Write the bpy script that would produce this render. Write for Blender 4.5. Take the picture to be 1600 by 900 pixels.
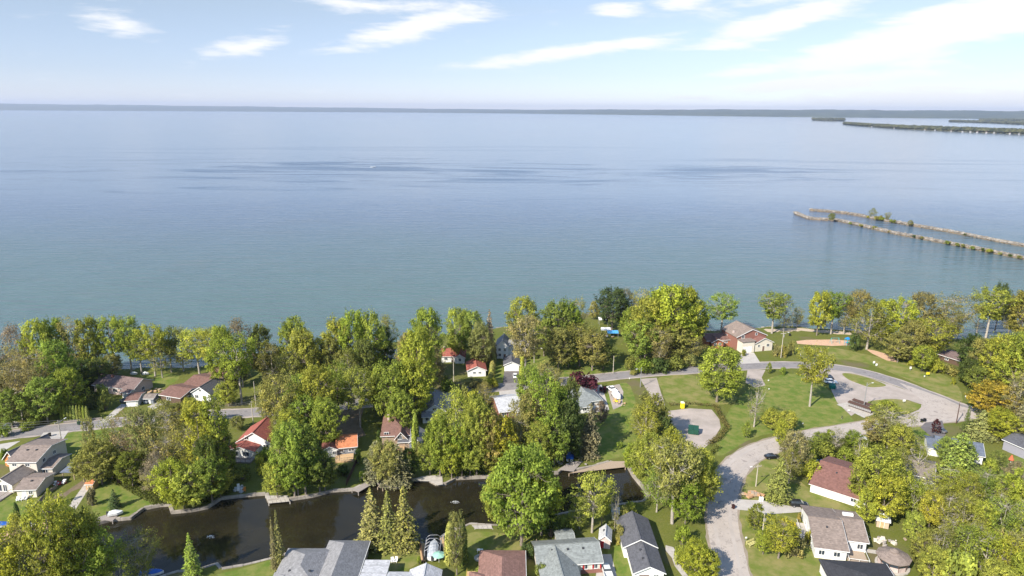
import bpy, bmesh, math, random
import numpy as np
from mathutils import Vector, Matrix, geometry
R = math.radians
scene = bpy.context.scene
for o in list(bpy.data.objects): bpy.data.objects.remove(o)

# ---------------------------------------------------------------- camera
CAM_H = 100.0; PITCH = R(14.55); ROLL = R(0.39); FPX = 1067.0
cam_d = bpy.data.cameras.new('camera'); cam_d.sensor_width = 36; cam_d.lens = 36*FPX/1600
cam_d.clip_start = 1; cam_d.clip_end = 200000
cam = bpy.data.objects.new('camera', cam_d); scene.collection.objects.link(cam); scene.camera = cam
FW = Vector((0, math.cos(PITCH), -math.sin(PITCH)))
_r = Vector((1, 0, 0)); _u = Vector((0, math.sin(PITCH), math.cos(PITCH)))
RT = _r*math.cos(ROLL) + _u*math.sin(ROLL); UP = -_r*math.sin(ROLL) + _u*math.cos(ROLL)
m = Matrix((RT, UP, -FW)).transposed().to_4x4(); m.translation = (0, 0, CAM_H); cam.matrix_world = m

# ---------------------------------------------------------------- sun and sky
SUN_EL = 37.0; SH_AZ = 47.0                      # shadows run right and away
sl = bpy.data.lights.new('sun', 'SUN'); sl.energy = 4.6; sl.angle = R(0.53); sl.color = (1, 0.93, 0.82)
so = bpy.data.objects.new('sun', sl); scene.collection.objects.link(so)
sd = Vector((math.cos(R(SH_AZ))*math.cos(R(SUN_EL)), math.sin(R(SH_AZ))*math.cos(R(SUN_EL)), -math.sin(R(SUN_EL))))
so.rotation_euler = sd.to_track_quat('-Z', 'Y').to_euler(); so.location = (-300, -300, 400)
scene.view_settings.view_transform = 'Standard'; scene.view_settings.look = 'None'
scene.view_settings.exposure = EXPOSURE = 0.95; scene.view_settings.gamma = 1

def ray(px, py):
    return FW + RT*((px-800)/FPX) + UP*((450-py)/FPX)

world = bpy.data.worlds.new('World'); scene.world = world; world.use_nodes = True
def build_world():
    nt = world.node_tree; N = nt.nodes; L = nt.links; N.clear()
    out = N.new('ShaderNodeOutputWorld'); bg = N.new('ShaderNodeBackground'); bg.inputs[1].default_value = 0.12
    sky = N.new('ShaderNodeTexSky'); sky.sky_type = 'NISHITA'; sky.sun_disc = False
    sky.sun_elevation = R(SUN_EL); sky.sun_rotation = math.atan2(-sd.x, -sd.y)
    sky.air_density = 1.0; sky.dust_density = 0.0; sky.ozone_density = 3.0; sky.altitude = 200
    def M(op, a=None, b=None, c=None, clamp=False):
        n = N.new('ShaderNodeMath'); n.operation = op; n.use_clamp = clamp
        for i, v in enumerate((a, b, c)):
            if v is None: continue
            if isinstance(v, (int, float)): n.inputs[i].default_value = v
            else: L.new(v, n.inputs[i])
        return n.outputs[0]
    tc = N.new('ShaderNodeTexCoord'); sep = N.new('ShaderNodeSeparateXYZ'); L.new(tc.outputs['Generated'], sep.inputs[0])
    az = M('ARCTAN2', sep.outputs[0], sep.outputs[1]); el = M('ARCSINE', sep.outputs[2])
    comb = N.new('ShaderNodeCombineXYZ'); L.new(az, comb.inputs[0]); L.new(el, comb.inputs[1])
    def noise(scale, sx, sy, det=6, rough=0.6, loc=0, dist=0):
        mp = N.new('ShaderNodeMapping'); mp.inputs['Scale'].default_value = (sx, sy, 1); mp.inputs['Location'].default_value = (loc, loc*.7, 0)
        mp.inputs['Rotation'].default_value = (0, 0, -.12)
        L.new(comb.outputs[0], mp.inputs[0]); n = N.new('ShaderNodeTexNoise'); n.inputs['Scale'].default_value = scale
        n.inputs['Detail'].default_value = det; n.inputs['Roughness'].default_value = rough; n.inputs['Distortion'].default_value = dist
        L.new(mp.outputs[0], n.inputs[0]); return n.outputs[0]
    n1 = noise(1, 7, 42, 8, .62, 3.1, .6); n2 = noise(1, 26, 120, 5, .6, 9.0)
    dn = noise(1, 14, 50, 4, .5, 5.0)
    dv = M('MULTIPLY', M('SUBTRACT', dn, .5), .03)
    comb2 = N.new('ShaderNodeCombineXYZ'); L.new(M('ADD', az, dv), comb2.inputs[0]); L.new(M('ADD', el, M('MULTIPLY', dv, .45)), comb2.inputs[1])
    # banks of thin streaky cloud, each at its own bearing and elevation: (x, y, half length, half height, tilt, weight)
    banks = [(185,40,45,16,12,.75),(395,70,80,14,-16,.8),(640,45,150,16,-14,.95),(570,8,130,12,0,.7),(965,15,45,9,0,1),
             (1068,3,50,10,0,1),(900,80,190,10,-7,1.0),(1150,68,80,7,-5,.65),(1230,30,110,15,-14,1.3),(1130,48,140,14,-8,.3),
             (1480,45,230,24,-14,1.5),(1290,128,160,10,-4,1.3),(1180,110,75,8,-4,1.1),(1450,140,270,20,-4,.55),(1430,102,60,9,-4,.8),
             (1520,158,300,16,0,.9),(1100,152,50,5,0,.5),(300,152,60,6,10,.35),(725,100,25,6,0,.4),(1200,2,200,16,-4,.45),(870,35,26,5,0,.3),(1590,128,130,12,-4,.6)]
    acc = None
    for x, y, hl, hh, t, w in banks:
        v = ray(x, y).normalized(); a0 = math.atan2(v.x, v.y); e0 = math.asin(v.z)
        mp = N.new('ShaderNodeMapping'); mp.vector_type = 'TEXTURE'
        mp.inputs['Location'].default_value = (a0, e0, 0); mp.inputs['Rotation'].default_value = (0, 0, R(-t))
        mp.inputs['Scale'].default_value = (hl*1.35/FPX, hh*1.6/FPX, 1)
        L.new(comb2.outputs[0], mp.inputs[0])
        vl = N.new('ShaderNodeVectorMath'); vl.operation = 'LENGTH'; L.new(mp.outputs[0], vl.inputs[0])
        g = M('MULTIPLY', M('SUBTRACT', 1.0, vl.outputs['Value'], None, True), w)
        acc = g if acc is None else M('MAXIMUM', acc, g)
    # cloud amount: banks broken up by streaky noise, plus the same kind of thin cloud all round the sky
    d = M('ADD', M('MULTIPLY', acc, 1.5), M('MULTIPLY', M('SUBTRACT', n1, .5), 2.4))
    d = M('ADD', d, M('MULTIPLY', M('SUBTRACT', n2, .5), 1.1))
    d = M('SUBTRACT', d, .34)
    mr = N.new('ShaderNodeMapRange'); mr.interpolation_type = 'SMOOTHSTEP'; L.new(d, mr.inputs[0]); mr.inputs[1].default_value = -.12; mr.inputs[2].default_value = .85
    mr.inputs[3].default_value = 0; mr.inputs[4].default_value = .92
    up = N.new('ShaderNodeMapRange'); L.new(el, up.inputs[0]); up.inputs[1].default_value = 0; up.inputs[2].default_value = .012
    cl = M('MULTIPLY', mr.outputs[0], up.outputs[0])
    tint = N.new('ShaderNodeMix'); tint.data_type = 'RGBA'; tint.blend_type = 'MULTIPLY'; tint.inputs[0].default_value = 1
    L.new(sky.outputs[0], tint.inputs[6])
    # thicker, whiter air towards the horizon, the same at every bearing
    cr = N.new('ShaderNodeValToRGB'); er = N.new('ShaderNodeMapRange'); L.new(el, er.inputs[0]); er.inputs[1].default_value = 0; er.inputs[2].default_value = R(40)
    L.new(er.outputs[0], cr.inputs[0]); e_ = cr.color_ramp.elements
    for pos, c in ((0,(.50,.53,.76)),(.07,(.53,.515,.65)),(.19,(.72,.60,.575)),(.45,(1.0,.92,.88)),(1,(1.5,1.35,1.22))):
        q = e_[0] if pos == 0 else e_[len(e_)-1] if pos == 1 else e_.new(pos); q.color = (*c, 1)
    L.new(cr.outputs[0], tint.inputs[7])
    mix = N.new('ShaderNodeMix'); mix.data_type = 'RGBA'; L.new(cl, mix.inputs[0]); L.new(tint.outputs[2], mix.inputs[6]); mix.inputs[7].default_value = CLOUD
    L.new(mix.outputs[2], bg.inputs[0]); L.new(bg.outputs[0], out.inputs[0])
HAZE = 3.0e-5
SKY_TINT = (1.0, 1.0, 1.0, 1); CLOUD = (4.75, 4.75, 4.8, 1)
build_world()

# ---------------------------------------------------------------- measuring helpers
CAMV = Vector((0, 0, CAM_H))
def G(px, py, z=0.0):                       # the point at height z that a sight line meets
    d = ray(px, py); t = (z-CAM_H)/d.z
    return Vector((d.x*t, d.y*t, z))
def depth(p): return (Vector(p)-CAMV).dot(FW)
def height_at(p, topy):                     # height of a thing standing at p whose top is seen at row topy
    b = (450-topy)/FPX; v = Vector((p[0], p[1], 0))-CAMV
    return (b*v.dot(FW)-v.dot(UP))/(UP.z-b*FW.z)
def mpp(p): return depth(p)/FPX             # metres per photo pixel at p

# ---------------------------------------------------------------- object helpers
COL = scene.collection
def link(name, me, mats=None, parent=None, loc=(0,0,0), rz=0.0, scale=(1,1,1)):
    o = bpy.data.objects.new(name, me); COL.objects.link(o); o.location = loc; o.rotation_euler = (0,0,rz); o.scale = scale
    if parent: o.parent = parent
    return o
def tag(o, label=None, cat=None, group=None, kind=None):
    if label: o['label'] = label
    if cat: o['category'] = cat
    if group: o['group'] = group
    if kind: o['kind'] = kind
    return o
def thing(name, label, cat, loc=(0,0,0), rz=0.0, group=None):
    return tag(link(name, None, None, None, loc, rz), label, cat, group)
class MB:
    def __init__(s): s.v = []; s.f = []; s.mi = []; s.cur = 0
    def add(s, vs, fs):
        b = len(s.v); s.v += [tuple(v) for v in vs]; s.f += [tuple(i+b for i in f) for f in fs]; s.mi += [s.cur]*len(fs); return s
    def box(s, x0, y0, z0, x1, y1, z1):
        return s.add([(x0,y0,z0),(x1,y0,z0),(x1,y1,z0),(x0,y1,z0),(x0,y0,z1),(x1,y0,z1),(x1,y1,z1),(x0,y1,z1)],
                     [(0,3,2,1),(4,5,6,7),(0,1,5,4),(1,2,6,5),(2,3,7,6),(3,0,4,7)])
    def cbox(s, cx, cy, cz, w, d, h, rz=0, bev=0):
        c, sn = math.cos(rz), math.sin(rz); vs = []
        for z in (cz-h/2, cz+h/2):
            for x, y in ((-w/2,-d/2),(w/2,-d/2),(w/2,d/2),(-w/2,d/2)): vs.append((cx+x*c-y*sn, cy+x*sn+y*c, z))
        return s.add(vs, [(0,3,2,1),(4,5,6,7),(0,1,5,4),(1,2,6,5),(2,3,7,6),(3,0,4,7)])
    def tube(s, pts, rads, n=6, caps=True):
        pts = [Vector(p) for p in pts]; b = len(s.v); k = len(pts)
        for i, p in enumerate(pts):
            t = (pts[min(i+1,k-1)]-pts[max(i-1,0)]).normalized()
            a = Vector((0,0,1)) if abs(t.z) < .9 else Vector((1,0,0))
            x = t.cross(a).normalized(); y = t.cross(x)
            for j in range(n):
                an = 2*math.pi*j/n; s.v.append(tuple(p+(x*math.cos(an)+y*math.sin(an))*rads[i]))
        for i in range(k-1):
            for j in range(n):
                s.f.append((b+i*n+j, b+i*n+(j+1)%n, b+(i+1)*n+(j+1)%n, b+(i+1)*n+j)); s.mi.append(s.cur)
        if caps:
            s.f.append(tuple(b+j for j in range(n))[::-1]); s.mi.append(s.cur)
            s.f.append(tuple(b+(k-1)*n+j for j in range(n))); s.mi.append(s.cur)
        return s
    def cyl(s, x, y, z0, z1, r, n=10, r2=None): return s.tube([(x,y,z0),(x,y,z1)], [r, r if r2 is None else r2], n)
    def ell(s, cx, cy, cz, rx, ry, rz, n=10, m_=6):
        b = len(s.v)
        for i in range(m_+1):
            ph = math.pi*i/m_
            for j in range(n):
                th = 2*math.pi*j/n; s.v.append((cx+rx*math.sin(ph)*math.cos(th), cy+ry*math.sin(ph)*math.sin(th), cz-rz*math.cos(ph)))
        for i in range(m_):
            for j in range(n):
                s.f.append((b+i*n+j, b+i*n+(j+1)%n, b+(i+1)*n+(j+1)%n, b+(i+1)*n+j)); s.mi.append(s.cur)
        return s
    def mesh(s, name, mats, smooth=False):
        me = bpy.data.meshes.new(name); me.from_pydata(s.v, [], s.f)
        for mt in (mats if isinstance(mats, (list,tuple)) else [mats]): me.materials.append(mt)
        if any(s.mi): me.polygons.foreach_set('material_index', s.mi)
        if smooth: me.polygons.foreach_set('use_smooth', [True]*len(me.polygons))
        me.update(); return me
    def obj(s, name, mats, parent=None, smooth=False, **k):
        return link(name, s.mesh(name, mats, smooth), None, parent, **k)
def copy_tree(o, parent=None):
    c = o.copy(); COL.objects.link(c); c.parent = parent
    for ch in o.children: copy_tree(ch, c)
    return c

# ---------------------------------------------------------------- materials
MATS = {}
def mat(name, c1, c2=None, scale=2.0, rough=.85, bump=0.0, bscale=None, metal=0.0, spec=.3, detail=6, contrast=(.35,.65), objcol=False, stretch=(1,1,1), coord='Object'):
    if name in MATS: return MATS[name]
    mt = bpy.data.materials.new(name); mt.use_nodes = True; nt = mt.node_tree; N = nt.nodes; L = nt.links
    b = N['Principled BSDF']; b.inputs['Roughness'].default_value = rough; b.inputs['Metallic'].default_value = metal
    b.inputs['Specular IOR Level'].default_value = spec
    if c2 is None: c2 = tuple(x*.82 for x in c1)
    tc = N.new('ShaderNodeTexCoord'); mp = N.new('ShaderNodeMapping'); mp.inputs['Scale'].default_value = stretch
    L.new(tc.outputs[coord], mp.inputs[0])
    n = N.new('ShaderNodeTexNoise'); n.inputs['Scale'].default_value = scale; n.inputs['Detail'].default_value = detail; n.inputs['Roughness'].default_value = .65
    L.new(mp.outputs[0], n.inputs[0])
    mr = N.new('ShaderNodeMapRange'); L.new(n.outputs[0], mr.inputs[0]); mr.inputs[1].default_value = contrast[0]; mr.inputs[2].default_value = contrast[1]
    mx = N.new('ShaderNodeMix'); mx.data_type = 'RGBA'; L.new(mr.outputs[0], mx.inputs[0])
    mx.inputs[6].default_value = (*c1, 1); mx.inputs[7].default_value = (*c2, 1)
    col = mx.outputs[2]
    if objcol:
        oi = N.new('ShaderNodeObjectInfo'); ml = N.new('ShaderNodeMix'); ml.data_type = 'RGBA'; ml.blend_type = 'MULTIPLY'; ml.inputs[0].default_value = 1
        L.new(oi.outputs['Color'], ml.inputs[6]); L.new(col, ml.inputs[7]); col = ml.outputs[2]
    L.new(col, b.inputs['Base Color'])
    if bump:
        n2 = N.new('ShaderNodeTexNoise'); n2.inputs['Scale'].default_value = bscale or scale*6; n2.inputs['Detail'].default_value = 4
        L.new(mp.outputs[0], n2.inputs[0]); bp = N.new('ShaderNodeBump'); bp.inputs['Strength'].default_value = bump; bp.inputs['Distance'].default_value = .1
        L.new(n2.outputs[0], bp.inputs['Height']); L.new(bp.outputs[0], b.inputs['Normal'])
    MATS[name] = mt; return mt

def roof_mat(name, c, rows=.32):
    if name in MATS: return MATS[name]
    mt = mat(name, tuple(x*1.12 for x in c), tuple(x*.78 for x in c), .9, .9, .25, 9, detail=9, contrast=(.25,.75))
    nt = mt.node_tree; N = nt.nodes; L = nt.links; b = N['Principled BSDF']; src = b.inputs['Base Color'].links[0].from_socket
    tc = N.new('ShaderNodeTexCoord'); sx = N.new('ShaderNodeSeparateXYZ'); L.new(tc.outputs['Object'], sx.inputs[0])
    # shingle courses: thin dark joint lines at regular heights up the slope
    d = N.new('ShaderNodeMath'); d.operation = 'DIVIDE'; L.new(sx.outputs[2], d.inputs[0]); d.inputs[1].default_value = rows*.45
    fr = N.new('ShaderNodeMath'); fr.operation = 'FRACT'; L.new(d.outputs[0], fr.inputs[0])
    lt = N.new('ShaderNodeMath'); lt.operation = 'LESS_THAN'; L.new(fr.outputs[0], lt.inputs[0]); lt.inputs[1].default_value = .22
    wn = N.new('ShaderNodeTexWhiteNoise'); wn.noise_dimensions = '3D'
    q = N.new('ShaderNodeVectorMath'); q.operation = 'SNAP'; L.new(tc.outputs['Object'], q.inputs[0]); q.inputs[1].default_value = (.45,.45,.14)
    L.new(q.outputs[0], wn.inputs[0])
    mr = N.new('ShaderNodeMapRange'); L.new(wn.outputs[0], mr.inputs[0]); mr.inputs[3].default_value = .82; mr.inputs[4].default_value = 1.15
    sub = N.new('ShaderNodeMath'); sub.operation = 'MULTIPLY_ADD'; L.new(lt.outputs[0], sub.inputs[0]); sub.inputs[1].default_value = -.16; L.new(mr.outputs[0], sub.inputs[2])
    vm = N.new('ShaderNodeVectorMath'); vm.operation = 'SCALE'; L.new(src, vm.inputs[0]); L.new(sub.outputs[0], vm.inputs['Scale'])
    L.new(vm.outputs[0], b.inputs['Base Color']); return mt

def siding_mat(name, c, pitch=.22, dark=.8):
    if name in MATS: return MATS[name]
    mt = mat(name, c, tuple(x*.9 for x in c), 1.3, .7, 0)
    nt = mt.node_tree; N = nt.nodes; L = nt.links; b = N['Principled BSDF']; src = b.inputs['Base Color'].links[0].from_socket
    tc = N.new('ShaderNodeTexCoord'); sx = N.new('ShaderNodeSeparateXYZ'); L.new(tc.outputs['Object'], sx.inputs[0])
    d = N.new('ShaderNodeMath'); d.operation = 'DIVIDE'; L.new(sx.outputs[2], d.inputs[0]); d.inputs[1].default_value = pitch
    fr = N.new('ShaderNodeMath'); fr.operation = 'FRACT'; L.new(d.outputs[0], fr.inputs[0])
    mr = N.new('ShaderNodeMapRange'); L.new(fr.outputs[0], mr.inputs[0]); mr.inputs[1].default_value = 0; mr.inputs[2].default_value = .25; mr.inputs[3].default_value = dark; mr.inputs[4].default_value = 1
    vm = N.new('ShaderNodeVectorMath'); vm.operation = 'SCALE'; L.new(src, vm.inputs[0]); L.new(mr.outputs[0], vm.inputs['Scale'])
    L.new(vm.outputs[0], b.inputs['Base Color']); return mt

def leaf_mat(name, trans=.35):
    mt = bpy.data.materials.new(name); mt.use_nodes = True; nt = mt.node_tree; N = nt.nodes; L = nt.links; N.clear()
    out = N.new('ShaderNodeOutputMaterial'); oi = N.new('ShaderNodeObjectInfo')
    at = N.new('ShaderNodeAttribute'); at.attribute_name = 'tint'
    geo = N.new('ShaderNodeNewGeometry')
    def M(op, a, b, c=None):
        n = N.new('ShaderNodeMath'); n.operation = op
        for i, v in enumerate((a,b,c)):
            if v is None: continue
            if isinstance(v,(int,float)): n.inputs[i].default_value = v
            else: L.new(v, n.inputs[i])
        return n.outputs[0]
    rnd = M('MULTIPLY_ADD', geo.outputs['Random Per Island'], .6, .7)
    f = M('MULTIPLY', rnd, M('MULTIPLY_ADD', at.outputs['Fac'], .75, .62))
    vm = N.new('ShaderNodeVectorMath'); vm.operation = 'SCALE'; L.new(oi.outputs['Color'], vm.inputs[0]); L.new(f, vm.inputs['Scale'])
    # hue drift: some twigs carry fresher, some browner leaves
    mx = N.new('ShaderNodeMix'); mx.data_type = 'RGBA'; mx.blend_type = 'MULTIPLY'; L.new(at.outputs['Fac'], mx.inputs[0])
    L.new(vm.outputs[0], mx.inputs[6]); mx.inputs[7].default_value = (1.12, 1.02, .85, 1)
    df = N.new('ShaderNodeBsdfDiffuse'); tr = N.new('ShaderNodeBsdfTranslucent'); ms = N.new('ShaderNodeMixShader'); ms.inputs[0].default_value = trans
    L.new(mx.outputs[2], df.inputs[0]); L.new(mx.outputs[2], tr.inputs[0]); L.new(df.outputs[0], ms.inputs[1]); L.new(tr.outputs[0], ms.inputs[2])
    L.new(ms.outputs[0], out.inputs[0]); MATS[name] = mt; return mt
LEAF = leaf_mat('leaf', .48); NEEDLE = leaf_mat('needle', .12)
BARK = mat('bark', (.26,.22,.18), (.13,.105,.085), 4, .95, .3)
PALEBARK = mat('pale_bark', (.42,.38,.32), (.22,.19,.16), 3, .95, .3)
GLASS = mat('window_glass', (.03,.04,.05), (.05,.06,.075), 1, .12, spec=.8)
WHITE = mat('white_paint', (.78,.77,.74), (.66,.65,.62), 1.5, .6)
CREAM = siding_mat('cream_siding', (.66,.60,.50)); WSIDE = siding_mat('white_siding', (.76,.75,.72))
BEIGE = siding_mat('beige_siding', (.60,.55,.47)); GSIDE = siding_mat('grey_siding', (.20,.22,.25))
TANS = siding_mat('tan_siding', (.48,.38,.27)); LOG = siding_mat('orange_log', (.42,.16,.05), .3, .6)
BRICK = mat('red_brick', (.27,.125,.095), (.20,.09,.07), 5, .9, .2); PALEBRICK = mat('pale_brick', (.58,.47,.42), (.42,.33,.30), 3, .9, .2)
DKMETAL = mat('dark_metal', (.04,.04,.045), (.06,.06,.065), 5, .5); GREYMETAL = mat('grey_metal', (.42,.42,.43), (.33,.33,.34), 4, .45, metal=.5)
WOOD = mat('weathered_wood', (.42,.33,.24), (.29,.22,.16), 3, .85, .2, stretch=(1,6,1)); NEWWOOD = mat('new_wood', (.55,.38,.21), (.42,.27,.14), 3, .8, .2, stretch=(1,6,1))
GREYWOOD = mat('grey_wood', (.33,.29,.26), (.22,.19,.17), 3, .9, .2, stretch=(1,6,1)); DKWOOD = mat('brown_wood', (.10,.055,.04), (.07,.04,.03), 4, .8)
CONCRETE = mat('concrete', (.46,.42,.37), (.34,.31,.28), 1.1, .9, .2); STONE = mat('stone', (.42,.38,.34), (.22,.19,.17), 1.5, .95, .5)
ROOF = {k: roof_mat('shingle_'+k, c) for k, c in dict(brown=(.18,.10,.08), greybrown=(.215,.18,.155), red=(.32,.10,.075), orange=(.50,.19,.09), darkred=(.18,.07,.055),
        black=(.045,.045,.05), grey=(.24,.235,.235), lightgrey=(.46,.46,.47), greygreen=(.22,.235,.225), slate=(.105,.105,.115), bluegrey=(.12,.14,.18), brick=(.20,.10,.082), purple=(.17,.12,.11), taupe=(.235,.185,.155), rose=(.24,.135,.11)).items()}
# ================================================================ the setting
def sheet(name, pts, z, mt, kind='structure', holes=None, skirt=None, thick=None):
    polys = [[Vector((p[0], p[1], 0)) for p in pts]] + [[Vector((p[0], p[1], 0)) for p in h] for h in (holes or [])]
    tris = geometry.tessellate_polygon(polys); vs = [v for poly in polys for v in poly]
    V = [(v.x, v.y, z) for v in vs]; F = []
    for t in tris:
        a, b, c = (vs[i] for i in t)
        if abs((b-a).cross(c-a).z) < 1e-6: continue
        F.append(tuple(t) if (b-a).cross(c-a).z > 0 else tuple(reversed(t)))
    if skirt is not None:
        off = 0
        for poly in polys:
            k = len(poly); b = len(V); V += [(v.x, v.y, skirt) for v in poly]
            for j in range(k): F.append((off+j, off+(j+1)%k, b+(j+1)%k, b+j))
            off += k
    me = bpy.data.meshes.new(name); me.from_pydata(V, [], F); me.materials.append(mt); me.update()
    o = link(name, me)
    if kind: o['kind'] = kind
    return o
def px(lst, z=0): return [G(a, b, z) for a, b in lst]
def smooth(pts, n=4, closed=False):             # Catmull-Rom through the points
    P = [Vector((p[0], p[1], 0)) for p in pts]; k = len(P); out = []
    rng = range(k) if closed else range(k-1)
    for i in rng:
        p0 = P[(i-1) % k] if closed or i > 0 else P[0]*2-P[1]
        p1, p2 = P[i], P[(i+1) % k]
        p3 = P[(i+2) % k] if closed or i+2 < k else P[-1]*2-P[-2]
        for j in range(n):
            t = j/n; out.append(.5*((2*p1)+(p2-p0)*t+(2*p0-5*p1+4*p2-p3)*t*t+(3*p1-p0-3*p2+p3)*t**3))
    if not closed: out.append(P[-1])
    return out
rnd = random.Random(7)
def ribbon(name, pts, w, z, mt, wob=0.0, kind='structure', n=5):
    P = smooth(pts, n); V = []; F = []
    for i, p in enumerate(P):
        t = (P[min(i+1, len(P)-1)]-P[max(i-1, 0)]).normalized(); nrm = Vector((-t.y, t.x, 0)); ww = w/2 if not callable(w) else w(i/(len(P)-1))/2
        V.append(tuple(p+nrm*(ww+rnd.uniform(-wob,wob))+Vector((0,0,z)))); V.append(tuple(p-nrm*(ww+rnd.uniform(-wob,wob))+Vector((0,0,z))))
    for i in range(len(P)-1): F.append((2*i, 2*i+1, 2*i+3, 2*i+2))
    me = bpy.data.meshes.new(name); me.from_pydata(V, [], F); me.materials.append(mt); me.update()
    o = link(name, me)
    if kind: o['kind'] = kind
    return o

def ground_mat():
    mt = bpy.data.materials.new('grass_ground'); mt.use_nodes = True; nt = mt.node_tree; N = nt.nodes; L = nt.links; b = N['Principled BSDF']
    b.inputs['Roughness'].default_value = .95; b.inputs['Specular IOR Level'].default_value = .1
    tc = N.new('ShaderNodeTexCoord')
    def noise(s, det=5, loc=0, st=(1,1,1)):
        mp = N.new('ShaderNodeMapping'); mp.inputs['Location'].default_value = (loc, loc, 0); mp.inputs['Scale'].default_value = st; L.new(tc.outputs['Object'], mp.inputs[0])
        n = N.new('ShaderNodeTexNoise'); n.inputs['Scale'].default_value = s; n.inputs['Detail'].default_value = det; n.inputs['Roughness'].default_value = .6; L.new(mp.outputs[0], n.inputs[0]); return n.outputs[0]
    def rng(v, a, b_, c=0, d=1):
        m_ = N.new('ShaderNodeMapRange'); L.new(v, m_.inputs[0]); m_.inputs[1].default_value = a; m_.inputs[2].default_value = b_; m_.inputs[3].default_value = c; m_.inputs[4].default_value = d; return m_.outputs[0]
    def mix(f, a, c):
        m_ = N.new('ShaderNodeMix'); m_.data_type = 'RGBA'
        L.new(f, m_.inputs[0])
        for i, v in ((6, a), (7, c)):
            if isinstance(v, tuple): m_.inputs[i].default_value = (*v, 1)
            else: L.new(v, m_.inputs[i])
        return m_.outputs[2]
    c = mix(rng(noise(.06, 4), .38, .62), (.120,.140,.026), (.175,.170,.042))
    c = mix(rng(noise(.35, 6, 40), .45, .75), c, (.175,.165,.060))
    c = mix(rng(noise(2.2, 6, 11), .35, .75), c, (.090,.108,.018))
    c = mix(rng(noise(.045, 5, 77), .56, .66, 0, .85), c, (.16,.125,.075))     # worn, leaf-littered soil
    c = mix(rng(noise(9, 3, 5), .3, .7, 0, .35), c, (.05,.07,.015))
    L.new(c, b.inputs['Base Color'])
    bp = N.new('ShaderNodeBump'); bp.inputs['Strength'].default_value = .5; bp.inputs['Distance'].default_value = .15; L.new(noise(5, 4, 3), bp.inputs['Height']); L.new(bp.outputs[0], b.inputs['Normal'])
    return mt
GRASS = ground_mat()
LAWN = mat('mown_lawn', (.100,.148,.024), (.190,.190,.055), .30, .95, .3, 6, spec=.1, detail=9, contrast=(.4,.62))
LAWN2 = mat('dry_lawn', (.125,.155,.030), (.225,.200,.075), .24, .95, .3, 6, spec=.1, detail=9, contrast=(.4,.62))
SOIL = mat('bare_soil', (.20,.15,.10), (.13,.10,.065), .6, .95, .4)
SAND = mat('beach_sand', (.52,.42,.31), (.40,.31,.22), .8, .95, .3); PLAYSAND = mat('play_sand', (.56,.36,.24), (.46,.30,.20), .6, .95, .2)
def paving(name, c1, c2, crack):
    mt = mat(name, c1, c2, .22, .9, .2, 8, detail=8, contrast=(.3,.7)); nt = mt.node_tree; N = nt.nodes; L = nt.links; b = N['Principled BSDF']; src = b.inputs['Base Color'].links[0].from_socket
    tc = N.new('ShaderNodeTexCoord'); n = N.new('ShaderNodeTexNoise'); n.inputs['Scale'].default_value = .5; n.inputs['Detail'].default_value = 6; n.inputs['Distortion'].default_value = .4; L.new(tc.outputs['Object'], n.inputs[0])
    mr = N.new('ShaderNodeMapRange'); L.new(n.outputs[0], mr.inputs[0]); mr.inputs[1].default_value = .60; mr.inputs[2].default_value = .66
    mx = N.new('ShaderNodeMix'); mx.data_type = 'RGBA'; L.new(mr.outputs[0], mx.inputs[0]); L.new(src, mx.inputs[6]); mx.inputs[7].default_value = (*crack, 1)
    # sealed cracks wander across the surface
    w = N.new('ShaderNodeTexNoise'); w.inputs['Scale'].default_value = .09; w.inputs['Detail'].default_value = 7; w.inputs['Roughness'].default_value = .7; L.new(tc.outputs['Object'], w.inputs[0])
    ab = N.new('ShaderNodeMath'); ab.operation = 'SUBTRACT'; L.new(w.outputs[0], ab.inputs[0]); ab.inputs[1].default_value = .5
    a2 = N.new('ShaderNodeMath'); a2.operation = 'ABSOLUTE'; L.new(ab.outputs[0], a2.inputs[0])
    lt = N.new('ShaderNodeMath'); lt.operation = 'LESS_THAN'; L.new(a2.outputs[0], lt.inputs[0]); lt.inputs[1].default_value = .0035
    m2 = N.new('ShaderNodeMix'); m2.data_type = 'RGBA'; L.new(lt.outputs[0], m2.inputs[0]); L.new(mx.outputs[2], m2.inputs[6]); m2.inputs[7].default_value = (*[x*.8 for x in crack], 1)
    L.new(m2.outputs[2], b.inputs['Base Color']); return mt
ASPHALT = paving('old_asphalt', (.245,.225,.22), (.20,.185,.18), (.17,.155,.15)); PALEROAD = paving('pale_chip_road', (.42,.365,.32), (.345,.30,.265), (.27,.235,.21))
GRAVEL = mat('gravel', (.40,.34,.30), (.29,.25,.215), .16, .95, .5, 4); VERGE = mat('verge_gravel', (.30,.24,.19), (.22,.19,.13), .3, .95, .4, 4); DRIVE = mat('drive_concrete', (.44,.41,.37), (.37,.34,.31), .5, .9, .1); DKDRIVE = mat('dark_drive', (.15,.135,.135), (.11,.10,.10), .5, .9, .1)

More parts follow.
